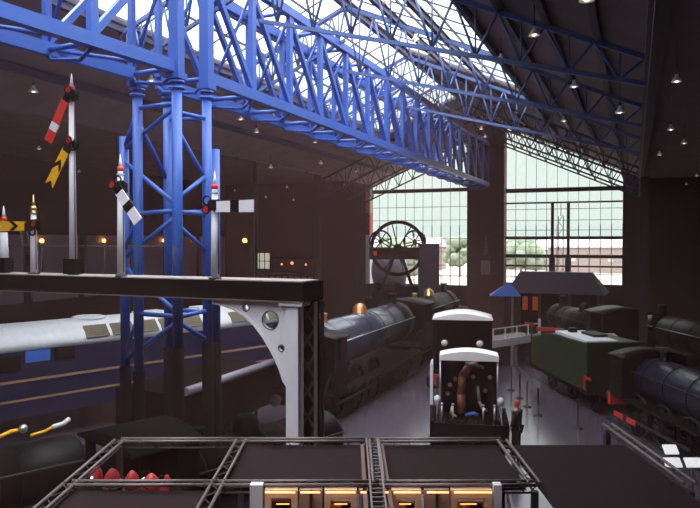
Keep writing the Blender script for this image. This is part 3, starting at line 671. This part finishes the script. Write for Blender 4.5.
q = thing('wall_notice', 'pale notice board on the brick pier above the canopy', 'notice', (-10.0, YE-.56, 4.4))
MB().b2(-.33, .33, -.06, .02, -.1, .9).build('board', M['pink_panel'], q); MB().b2(-.28, .28, -.075, -.06, -.05, .85).build('sheet', mat('dull_sheet', (.22, .18, .18), .7), q)
q = thing('figure_plaque', 'tall narrow pale figure plaque high on the brick pier', 'plaque', (-9.9, YE-.76, 5.7))
MB().lathe([(.22, 0), (.2, .3), (.14, .7), (.17, 1.0), (.09, 1.15), (.12, 1.3), (.02, 1.42)]).build('figure', mat('dull_stone', (.17, .12, .12), .8), q)
# two tall posts + lattice against right window
for x, lb in ((-5.35, 'left'), (-4.28, 'right')):
    q = thing('tall_window_post', lb+' one of two tall dark posts in front of the right window', 'post', (x, YE-.35, 0))
    MB().b2(-.1, .1, -.1, .1, 5.6, 9.4).build('upper_shaft', M['mullion'], q); MB().b2(-.2, .2, -.15, .15, 0, 5.6).build('lower_shaft', M['mullion'], q)
q = thing('lattice_mast', 'thin lattice mast outside between the two tall window posts', 'mast', (-5.15, 54, 0))
for dx in (-.18, .18): MB().b2(dx-.03, dx+.03, -.03, .03, 0, 8.6).build('leg', M['mullion'], q)
lw = MB()
for k in range(17): lw.beam((-.18*(-1)**k, 0, .2+k*.5), (.18*(-1)**k, 0, .7+k*.5), .035)
lw.build('lacing', M['mullion'], q); MB().tube((0, 0, 8.6), (0, 0, 9.6), .03).build('spike', M['mullion'], q)

# white railed walkway
a0, a1 = Vector((-7.35, 35.4, 0)), Vector((-4.95, 39.9, 0)); dv = a1-a0; Lr = dv.length
q = thing('railed_walkway', 'white railed raised walkway rising behind the green tender', 'walkway', tuple(a0), math.atan2(dv.y, dv.x))
MB().b2(0, Lr, 0, 1.4, 1.35, 1.45).build('deck', M['truss_grey'], q)
MB().b2(0, Lr, -.06, 0, 1.1, 1.5).build('side_plate', M['white'], q)
for k in range(6): MB().b2(k*Lr/5-.03, k*Lr/5+.03, -.04, .02, 1.5, 2.1).build('rail_post', M['white'], q)
MB().b2(Lr-.06, Lr+.06, -.08, .04, 1.1, 2.35).build('end_post', M['white'], q)
MB().b2(0, Lr, -.03, .02, 2.06, 2.12).build('top_rail', M['white'], q)
for x in (.3, Lr/2, Lr-.3): MB().b2(x-.08, x+.08, .1, 1.2, 0, 1.35).build('support', M['dark_steel'], q)

# winding engine with the big wheel
we = thing('winding_engine', 'black winding engine with a big spoked wheel before the left window', 'engine', (-14.6, 43.6, 0), R(22))
Z0 = 6.25
def spoked(x, z, r, n, rimr, hub, name, y=0, m='soft_black'):
    g_ = MB().torus((x, y, z), r, rimr, (0, 1, 0), 40, 6).lathe([(hub, 0), (hub, .3)], (x, y-.15, z), (0, 1, 0), 16)
    for k in range(n):
        a = 2*PI*(k+.3)/n; g_.tube((x, y, z), (x+r*math.cos(a), y, z+r*math.sin(a)), .05, .04, 6)
    g_.build(name, M[m], we)
spoked(0, Z0, 1.75, 8, .12, .3, 'flywheel')
spoked(-1.15, Z0+.45, .72, 8, .06, .15, 'small_wheel', .3)
spoked(1.15, Z0+.45, .72, 8, .06, .15, 'small_wheel', .3)
MB().b2(-1.9, 2.0, .1, .5, Z0-.75, Z0+.05).build('beam', M['soft_black'], we)
MB().b2(-1.75, -1.4, -.1, .0, Z0-.5, Z0-.2).build('orange_valve', M['orange'], we)
for s_ in (-1, 1):
    MB().beam((s_*.15, 0, Z0-.2), (s_*1.1, 0, 3.3), .18, .2, (0, 1, 0)).beam((s_*.15, .5, Z0-.2), (s_*1.1, .5, 3.3), .18, .2, (0, 1, 0)).build('a_frame_leg', M['soft_black'], we)
MB().b2(1.45, 2.75, -.2, 1.2, 2.8, 6.55).build('engine_house_panel', M['slate'], we)
MB().b2(-2.2, 2.4, -.5, 1.3, 0, 2.9).build('plinth', M['soft_black'], we)
MB().b2(-1.7, -.2, -.2, .6, 2.9, 3.4).b2(.1, 1.3, -.2, .6, 2.9, 3.7).build('engine_bed', M['soft_black'], we)
q = thing('white_cylinder_tank', 'white rounded tank low behind the winding wheel at left', 'tank', (-16.1, 46.6, 0))
MB().lathe([(.3, 0), (1.0, .15), (1.0, 2.2), (.3, 2.4)], (-1.3, 0, 4.6), (1, 0, 0), 20).build('tank_shell', mat('pale_lilac_paint', (.62, .6, .68), .5), q)
for x in (-.9, .6): MB().b2(x-.15, x+.15, -.6, .6, 0, 3.8).build('saddle', M['soft_black'], q)

# aisle furniture
for i, (x, y, lb) in enumerate([(-4.3, 27.2, 'nearest'), (-4.9, 28.5, 'second nearest'), (-5.4, 29.9, 'third nearest'), (-6.0, 31.4, 'fourth nearest'), (-2.75, 25.9, 'one beside the green tender')]):
    q = thing('barrier_post', lb+' dark barrier post in the right aisle' if i < 4 else 'dark barrier post beside the green tender', 'post', (x+.9, y, 0), 0, 'barrier posts in the aisle')
    MB().lathe([(.17, 0), (.17, .03), (.035, .06), (.035, 1.0), (.05, 1.02), (.03, 1.08)]).build('shaft', M['dark_steel'], q)
q = thing('white_post', 'slim white post left of the open cab', 'post', (-6.35, 22.6, 0))
MB().b2(-.05, .05, -.04, .04, 1.2, 2.6).build('shaft', M['white'], q); MB().b2(-.05, .05, -.04, .04, 0, 1.2).build('lower_shaft', M['dark_steel'], q); MB().box((0, 0, .04), (.3, .3, .08)).build('base', M['dark_steel'], q)
q = thing('machine_cart', 'small cart with white parts in the left aisle', 'cart', (-8.3, 30.8, 0), .3)
MB().b2(-.5, .5, -.3, .3, .5, .7).build('body', M['dark_steel'], q); MB().lathe([(.2, 0), (.2, .5), (.1, .6)], (-.2, 0, .7)).build('white_drum', M['white'], q); MB().box((.3, 0, .85), (.25, .3, .3)).build('white_box', M['white'], q)
for x in (-.35, .35):
    for y in (-.3, .3): MB().torus((x, y, .25), .2, .05, (0, 1, 0), 18, 6).lathe([(.15, 0), (.15, .04)], (x, y-.02, .25), (0, 1, 0), 14).build('wheel', M['soft_black'], q)
# running rails
def rails(p, ang, L, label):
    t_ = thing('railway_track', label, 'track', (p[0], p[1], 0), ang)
    for s_ in (-.74, .74): MB().b2(-L/2, L/2, s_-.035, s_+.035, 0, .02).build('rail', M['dark_steel'], t_)
rails((-11, 30), AX, 34, 'rails under the left steam locomotives'); rails((-5.6, 26), ca, 20, 'rails under the open cab'); rails((.6, 26.5), ra, 26, 'rails under the right green tender')

# ------------------------------------------------------------------ person in the aisle
def skin_fig(name, verts, edges, radii, m, parent, sub=2):
    me = bpy.data.meshes.new(name); me.from_pydata(verts, edges, []); o = bpy.data.objects.new(name, me); C.objects.link(o); o.parent = parent
    sm = o.modifiers.new('s', 'SKIN'); sm.use_smooth_shade = True
    if not me.skin_vertices: pass
    for i, r_ in enumerate(radii):
        me.skin_vertices[0].data[i].radius = (r_, r_*.85) if not isinstance(r_, tuple) else r_
    me.skin_vertices[0].data[0].use_root = True
    ss = o.modifiers.new('ss', 'SUBSURF'); ss.levels = sub; ss.render_levels = sub
    bpy.context.view_layer.update()
    dg = bpy.context.evaluated_depsgraph_get(); n = bpy.data.meshes.new_from_object(o.evaluated_get(dg))
    n.materials.clear(); n.materials.append(m); o.modifiers.clear(); o.data = n
    n.polygons.foreach_set('use_smooth', [True]*len(n.polygons)); return o
pp = thing('person', 'person in dark coat and trousers standing in the right aisle', 'person', (-3.38, 21.9, 0), R(22.5+50))
# local +y is the way the person faces, +x their right
V = [(0,0,.95),(0,-.01,1.12),(0,0,1.3),(0,0,1.43),(0,.01,1.52),(0,.02,1.60),(0,.03,1.68),
     (.17,0,1.41),(.23,.0,1.14),(.21,.12,.93),(.20,.18,.86), (-.17,0,1.41),(-.23,0,1.14),(-.21,.1,.92),(-.2,.16,.85),
     (.10,0,.9),(.11,.02,.5),(.11,-.02,.1),(.12,.1,.05), (-.10,0,.9),(-.12,.04,.5),(-.12,.02,.1),(-.13,.14,.05)]
E_ = [(0,1),(1,2),(2,3),(3,4),(4,5),(5,6),(3,7),(7,8),(8,9),(9,10),(3,11),(11,12),(12,13),(13,14),(0,15),(15,16),(16,17),(17,18),(0,19),(19,20),(20,21),(21,22)]
Rr = [.15,.15,.165,.12,.06,.085,.09,.075,.055,.042,.035,.075,.055,.042,.035,.10,.07,.05,.045,.10,.07,.05,.045]
body = skin_fig('body', V, E_, Rr, M['skin'], pp)
jv = [(0,0,.86),(0,0,1.0),(0,-.01,1.15),(0,0,1.3),(0,0,1.42),(.18,0,1.41),(.24,0,1.14),(.215,.11,.95),(-.18,0,1.41),(-.24,0,1.14),(-.215,.09,.94)]
skin_fig('coat', jv, [(0,1),(1,2),(2,3),(3,4),(4,5),(5,6),(6,7),(4,8),(8,9),(9,10)], [.2,.19,.175,.19,.12,.095,.075,.062,.095,.075,.062], M['coat'], pp)
skin_fig('trousers', [(0,0,.92),(.10,0,.86),(.11,.02,.5),(.11,-.02,.12),(-.10,0,.86),(-.12,.04,.5),(-.12,.02,.12)], [(0,1),(1,2),(2,3),(0,4),(4,5),(5,6)], [.16,.125,.09,.075,.125,.09,.075], M['trousers'], pp)
for s_, y0 in ((.12, 0), (-.125, .04)): MB().ball((s_, y0+.06, .05), .1, 12, 8, (.5, 1.45, .5)).build('shoe', M['soft_black'], pp)
MB().ball((0, .035, 1.64), .105, 16, 12, (.8, .95, 1.15)).ball((0, .14, 1.62), .02, 8, 6).ball((.085, .03, 1.63), .025, 8, 6, (.5, .8, 1.2)).ball((-.085, .03, 1.63), .025, 8, 6, (.5, .8, 1.2)).build('head', M['skin'], pp)
MB().ball((.033, .128, 1.655), .012, 8, 6).ball((-.033, .128, 1.655), .012, 8, 6).build('eyes', M['black'], pp)
MB().ball((0, .128, 1.575), .018, 8, 6, (1.3, .5, .35)).build('mouth', M['dull_red'], pp)
MB().ball((0, .005, 1.675), .115, 16, 10, (.84, .95, 1.0)).build('hair', M['hair'], pp)
for s_, px_, py_, pz_ in ((1, .20, .18, .86), (-1, -.2, .16, .85)):
    hd = MB().ball((px_, py_+.01, pz_-.03), .04, 10, 7, (.55, 1, 1.2))
    for k in range(4): hd.path([(px_, py_-.025+.02*k, pz_-.06), (px_-s_*.004, py_-.027+.021*k, pz_-.1-.006*(k in (1, 2))), (px_-s_*.02, py_-.027+.021*k, pz_-.125-.008*(k in (1, 2)))], .0085, 6)
    hd.path([(px_, py_+.03, pz_-.02), (px_-s_*.015, py_+.055, pz_-.05), (px_-s_*.02, py_+.055, pz_-.075)], .01, 6)
    hd.build('hand', M['skin'], pp)

# ------------------------------------------------------------------ foreground exhibit stands (square to the viewer's balcony)
YAW = R(22.5)
cs, sn = math.cos(YAW), math.sin(YAW)
def bal(u, d): return (cs*u-sn*d, sn*u+cs*d)      # along / out from the balcony edge
ZE = 3.8; D0, D1 = 8.42, 10.25
XS = [-3.46, -1.64, .36, 2.28, 4.2]
def stand_frame(label, u0, u1, d0, d1, sides='lrfb'):
    x, y = bal(u0, d0); t_ = thing('stand_frame', label, 'frame', (x, y, 0), YAW, 'lattice frames of the exhibit stands')
    w_, h_ = u1-u0, d1-d0; T = .07
    def truss_(p, q, nm):
        p, q = Vector(p), Vector(q); d = (q-p); n = max(3, int(d.length/.22)); ax = d.normalized(); sd = Vector((-ax.y, ax.x, 0))*T
        g_ = MB(); lc_ = MB()
        for s in (-1, 1):
            g_.tube(p+sd*s, q+sd*s, .022, n=6)
        for k in range(n):
            a, b = p+d*(k/n), p+d*((k+1)/n); s = 1 if k % 2 else -1
            lc_.tube(a+sd*s, b-sd*s, .008, n=5); lc_.tube(a+sd*s, (a+b)/2+Vector((0, 0, -.12)), .008, n=5)
        lc_.tube(p+Vector((0, 0, -.12)), q+Vector((0, 0, -.12)), .014, n=6)
        rr_ = g_.build(nm, M['truss_grey'], t_); lc_.build('lacing', M['dark_steel'], rr_)
    if 'b' in sides: truss_((0, h_, ZE), (w_, h_, ZE), 'rail')
    if 'f' in sides: truss_((0, 0, ZE), (w_, 0, ZE), 'rail')
    if 'l' in sides: truss_((0, 0, ZE), (0, h_, ZE), 'rail')
    if 'r' in sides: truss_((w_, 0, ZE), (w_, h_, ZE), 'rail')
    for px_, py_ in ((0, 0), (w_, 0), (0, h_), (w_, h_)):
        if (px_ == 0 and 'l' in sides) or (px_ > 0 and 'r' in sides): MB().b2(px_-.04, px_+.04, py_-.04, py_+.04, 0, ZE-.1).build('upright', M['dark_steel'], t_)
    return t_
stand_frame('open lattice frame around the red exhibits at lower left', XS[0], XS[1], D0, D1)
stand_frame('lattice frame of the dark canopy left of the centre truss', XS[1]+.001, XS[2], D0, D1, 'fbr')
stand_frame('lattice frame of the dark canopy right of the centre truss', XS[2]+.001, XS[3], D0, D1, 'fbr')
stand_frame('lattice frame of the rightmost dark canopy', XS[3]+.001, XS[4], D0, D1+.9, 'r')
stand_frame('lattice frame running out of the picture at bottom left', XS[0], XS[1], 6.8, D0-.02, 'lr')
def canopy(label, u0, u1, d0, d1, z=ZE-.08, name='canopy_cloth'):
    x, y = bal(u0, d0); g_ = MB(); n = 10; w_, h_ = u1-u0-.16, d1-d0-.04
    vs = []; fs = []
    for lay in (0, -.03):
        for i in range(n+1):
            for j in range(n+1):
                sag = -.05*math.sin(PI*i/n)*math.sin(PI*j/n); vs.append((.08+w_*i/n, .05+h_*j/n, z+sag+lay))
    N = (n+1)**2
    for i in range(n):
        for j in range(n):
            a = i*(n+1)+j; fs.append((a, a+n+1, a+n+2, a+1)); fs.append((N+a+1, N+a+n+2, N+a+n+1, N+a))
    g_.add(vs, fs, True); o = g_.build(name, M['fabric']); o.location = (x, y, 0); o.rotation_euler = (0, 0, YAW)
    tag(o, label, 'canopy', 'dark canopies over the exhibit stands')
canopy('dark canopy cloth left of the centre truss', XS[1], XS[2], D0, D1)
canopy('dark canopy cloth right of the centre truss', XS[2], XS[3], D0, D1)
canopy('dark canopy cloth nearest the right edge', XS[3], XS[4], 6.8, D1)
canopy('dark canopy cloth at the bottom left corner', XS[0], XS[1], 6.8, D0-.05)
# lit display fronts under the canopies
def case(u0, u1, d, kind, label, drop=0):
    x, y = bal(u0, d); w_ = u1-u0
    q_ = thing('display_case', label, 'display case', (x, y, 0), YAW, 'amber lit display cases')
    z1 = ZE-.03
    MB().tube((.02, -.1, z1+.01), (w_-.02, -.1, z1+.01), .012, n=8).build('picture_lamp', M['glow'], q_) if kind != 'post' else None
    if kind == 'panel':
        MB().b2(0, w_, 0, .08, 1.0, z1).build('panel', M['pink_panel'], q_); MB().b2(w_*.5-.015, w_*.5+.015, -.02, 0, 1.0, z1).build('joint', M['dark_steel'], q_)
    elif kind == 'post':
        MB().b2(0, w_, 0, .12, 0, z1+.06).build('panel', M['white'], q_)
    else:
        f_ = .075
        MB().b2(0, f_, 0, .1, 1.0, z1).b2(w_-f_, w_, 0, .1, 1.0, z1).b2(f_, w_-f_, 0, .1, z1-.1, z1).build('frame', M['cream'], q_)
        MB().b2(0, w_, .45, .5, 1.0, z1-.2).b2(0, .03, .1, .45, 1.0, z1-.2).b2(w_-.03, w_, .1, .45, 1.0, z1-.2).b2(0, w_, .1, .5, z1-.2, z1-.17).build('case_lining', M['copper_dark'] if kind == 'brown' else M['cream'], q_)
        MB().tube((w_*.3, .22, z1-.24), (w_*.7, .22, z1-.24), .02).build('lamp_tube', M['glow'], q_)
        if kind == 'brown': MB().b2(f_+.03, w_-f_-.03, .3, .36, 2.2, z1-.22).build('exhibit_panel', M['soft_black'], q_)
        else:
            MB().lathe([(.09, 0), (.12, .2), (.06, .4), (.08, .5), (.02, .6)], (w_*.35, .3, z1-.8)).build('vessel', M['brass'], q_)
            MB().lathe([(.12, 0), (.1, .3), (.07, .42), (.09, .5), (.03, .62)], (w_*.72, .3, z1-.85)).build('dark_figure', M['soft_black'], q_)
    MB().b2(0, w_, -.02, .6, 0, 1.0).build('plinth', M['soft_black'], q_)
px2u = lambda px, d: (px-350)/687*d
dc = D0-.16
for a, b, k, lb in ((249, 262, 'post', 'pale lit post at the left end of the display cases'), (264, 297, 'brown', 'amber lit case with a dark brown picture, leftmost'), (299, 322, 'panel', 'pink-brown panel between the two left lit cases'),
                    (324, 357, 'fig', 'amber lit case with brass vessel and dark figure, left of centre truss'), (359, 368, 'panel', 'narrow pink-brown panel touching the centre truss at left'),
                    (383, 390, 'panel', 'narrow pink-brown panel touching the centre truss at right'), (392, 422, 'fig', 'amber lit case just right of the centre truss'), (425, 450, 'panel', 'pink-brown panel between the two right lit cases'),
                    (452, 493, 'fig', 'wide amber lit case at the right end'), (495, 503, 'post', 'pale lit post at the right end of the display cases')):
    case(px2u(a, dc), px2u(b, dc), dc, k, lb)
# ladder-like truss between the two canopies
x, y = bal(px2u(376, 8.6), 6.9); q = thing('centre_truss', 'upright ladder-like lattice truss between the two dark canopies', 'truss', (x, y, 0), YAW)
MB().b2(-.09, -.07, 0, 3.4, ZE-.02, ZE+.02).b2(.07, .09, 0, 3.4, ZE-.02, ZE+.02).build('rail', M['truss_grey'], q)
for a in (-.17, .12): MB().b2(a, a+.05, .2, 3.3, ZE-.1, ZE-.03).build('side_board', M['side_brown'], q)
lw = MB()
for k in range(24): lw.b2(-.08, .08, .05+k*.14, .07+k*.14, ZE-.01, ZE+.01)
lw.build('rungs', M['truss_grey'], q)
for a in (0, 3.35): MB().b2(-.05, .05, a, a+.05, 0, ZE-.02).build('upright', M['dark_steel'], q)
# red exhibits in the open bay
rnd = random.Random(3)
pl = thing('exhibit_plinth', 'dark plinth under the red exhibits in the open frame', 'plinth', (*bal(-3.95, 9.4), 0), YAW)
MB().b2(0, 1.6, 0, .78, 0, 3.2).build('body', M['soft_black'], pl)
for i, (u_, d_, rr, lb) in enumerate(((-3.74, 10.05, .09, 'leftmost'), (-3.45, 9.9, .11, 'second from left'), (-3.13, 9.8, .10, 'middle'), (-2.82, 9.68, .12, 'brightest'), (-2.58, 9.62, .07, 'rightmost'))):
    x, y = bal(u_, d_); q = thing('red_exhibit', lb+' of the small red domed exhibits in the open frame', 'exhibit', (x, y, 3.2), YAW+i, 'red exhibits in the open frame')
    MB().lathe([(rr, 0), (rr*1.1, .1), (rr*.9, .2), (rr*.4, .27), (.02, .29)], n=16).build('red_dome', M['dull_red'], q)
    MB().lathe([(rr*1.3, 0), (rr*1.3, .04)], n=16).build('base_ring', M['dark_steel'], q)
    MB().tube((0, -rr, .1), (0, -rr-.08, .16), .02).build('spout', M['steel'], q)
# white signs at right edge, brightened by an added glow in the material
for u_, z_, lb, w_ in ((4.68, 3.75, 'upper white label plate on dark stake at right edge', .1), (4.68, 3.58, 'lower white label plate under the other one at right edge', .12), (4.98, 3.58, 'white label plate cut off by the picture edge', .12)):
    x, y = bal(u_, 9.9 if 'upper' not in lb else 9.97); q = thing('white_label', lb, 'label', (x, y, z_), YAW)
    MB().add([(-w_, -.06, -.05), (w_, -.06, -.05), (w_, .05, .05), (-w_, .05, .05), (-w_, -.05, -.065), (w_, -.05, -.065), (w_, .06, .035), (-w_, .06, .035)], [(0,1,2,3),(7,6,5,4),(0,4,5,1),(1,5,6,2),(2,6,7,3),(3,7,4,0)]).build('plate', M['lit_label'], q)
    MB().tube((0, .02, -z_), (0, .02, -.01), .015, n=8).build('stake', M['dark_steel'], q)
# lights low on the left wall and the little lit window
for i, (y, lb) in enumerate(((30.3, 'leftmost'), (35.4, 'second from left'), (41.6, 'third from left'), (45.4, 'fourth from left'))):
    q = thing('wall_lamp', lb+' small orange lamp on the dark left wall', 'lamp', (-32.2, y, 6.75), 0, 'orange lamps on the left wall')
    MB().ball((.1, 0, 0), .13).build('lamp_glass', M['amber'], q); MB().b2(-.1, .1, -.1, .1, -.16, -.1).build('bracket', M['dark_steel'], q)
q = thing('wall_lamp', 'larger orange lamp glowing above the small lit window', 'lamp', (-30.5, YE-.15, 6.75))
MB().ball((0, 0, 0), .2).build('lamp_glass', M['amber'], q); MB().b2(-.1, .1, -.05, .15, -.26, -.2).build('bracket', M['dark_steel'], q)
q = thing('window_5', None, None, (-29.6, YE-.05, 4.4)); q['kind'] = 'structure'
MB().b2(0, 1.5, -.02, .02, 0, 1.3).build('glass', M['lit_window'], q)
MB().b2(-.05, .05, -.06, .05, -.05, 1.35).b2(.45, .52, -.06, .02, 0, 1.3).b2(.95, 1.02, -.06, .02, 0, 1.3).b2(1.45, 1.55, -.06, .05, -.05, 1.35).b2(0, 1.5, -.06, .05, 1.3, 1.38).b2(0, 1.5, -.06, .02, .6, .66).build('window_frame', M['soft_black'], q)
q = thing('model_stall', 'dark stall with dim red glow left of the end window', 'stall', (-24.4, 47.6, 0))
MB().b2(-2, 2, -.6, .6, 0, 4.2).build('cabinet', M['soft_black'], q)
for k in range(7): MB().b2(-1.8+k*.55, -1.4+k*.55, -.66, -.6, 4.3-.6, 4.3-.3).build('panel', M['copper_dark'], q)
MB().box((0, 0, 5.4), (3.6, .8, .12)).build('shelf_roof', M['soft_black'], q)
for x in (-1.75, 1.75): MB().b2(x-.05, x+.05, -.05, .05, 4.2, 5.4).build('post', M['soft_black'], q)
MB().ball((-.2, 0, 5.0), .12).ball((-1.1, 0, 4.9), .08).ball((1.0, 0, 4.9), .08).build('red_lamp', mat('dim_red_lamp', (.6, .1, .05), .4, emit=(1, .18, .08), es=3), q)

# ------------------------------------------------------------------ added haze volume, lifts the hall's dark tones to brown
hz = MB(); hz.b2(-32.4, 13.4, YB+.05, YE-.02, .02, 10.9)
hz.prism([(XL, 10.9), (XR-.1, 10.9), (RX, RZ-.02)], lambda a, b, d_: (a, d_, b), YB+.05, YE-.02)
HAZE = True
if HAZE:
    hm = bpy.data.materials.new('air_haze'); hm.use_nodes = True; nt = hm.node_tree; nt.nodes.clear()
    o = nt.nodes.new('ShaderNodeOutputMaterial'); vv = nt.nodes.new('ShaderNodeVolumeScatter')
    vv.inputs['Color'].default_value = (1, .54, .48, 1); vv.inputs['Density'].default_value = .0016; vv.inputs['Anisotropy'].default_value = .0
    nt.links.new(vv.outputs[0], o.inputs['Volume'])
    pts = [(-32.4, .02), (13.4, .02), (13.4, 10.9), (XR, 10.9), (RX, RZ-.02), (XL, 11.05), (-32.4, 11.05)]
    ho = MB().prism(pts, lambda a, b, d_: (a, d_, b), YB+.05, YE-.02).build('haze', hm)
    tag(ho, 'thin brownish haze filling the hall air', 'haze', kind='stuff')

# ------------------------------------------------------------------ sky, sun, camera
wd = bpy.data.worlds.new('sky'); bpy.context.scene.world = wd; wd.use_nodes = True; nt = wd.node_tree
bg = nt.nodes['Background']; tc = nt.nodes.new('ShaderNodeTexCoord'); sx = nt.nodes.new('ShaderNodeSeparateXYZ')
rp = nt.nodes.new('ShaderNodeValToRGB'); nt.links.new(tc.outputs['Generated'], sx.inputs[0]); nt.links.new(sx.outputs['Z'], rp.inputs[0]); nt.links.new(rp.outputs[0], bg.inputs[0])
e = rp.color_ramp.elements; e[0].position = 0; e[0].color = (.1, .103, .1, 1); e[1].position = .7; e[1].color = (1, .92, .93, 1)
k_ = rp.color_ramp.elements.new(.03); k_.color = (.113, .112, .108, 1)
k_ = rp.color_ramp.elements.new(.2); k_.color = (.119, .117, .113, 1)
bg.inputs[1].default_value = 10.0
sc = bpy.context.scene
cam = bpy.data.cameras.new('camera'); co = bpy.data.objects.new('camera', cam); C.objects.link(co); sc.camera = co
cam.sensor_width = 36; cam.lens = 36*687/700; cam.clip_end = 600; cam.clip_start = .05
co.location = (0, 0, 6.8); co.rotation_euler = (R(90-1.17), 0, R(22.5))
sc.view_settings.view_transform = 'Standard'; sc.view_settings.look = 'None'; sc.view_settings.gamma = 1; sc.view_settings.exposure = 0
sc.cycles.use_denoising = True; sc.cycles.max_bounces = 6; sc.cycles.diffuse_bounces = 3; sc.cycles.transparent_max_bounces = 12
sc.cycles.volume_bounces = 1; sc.cycles.sample_clamp_indirect = 4
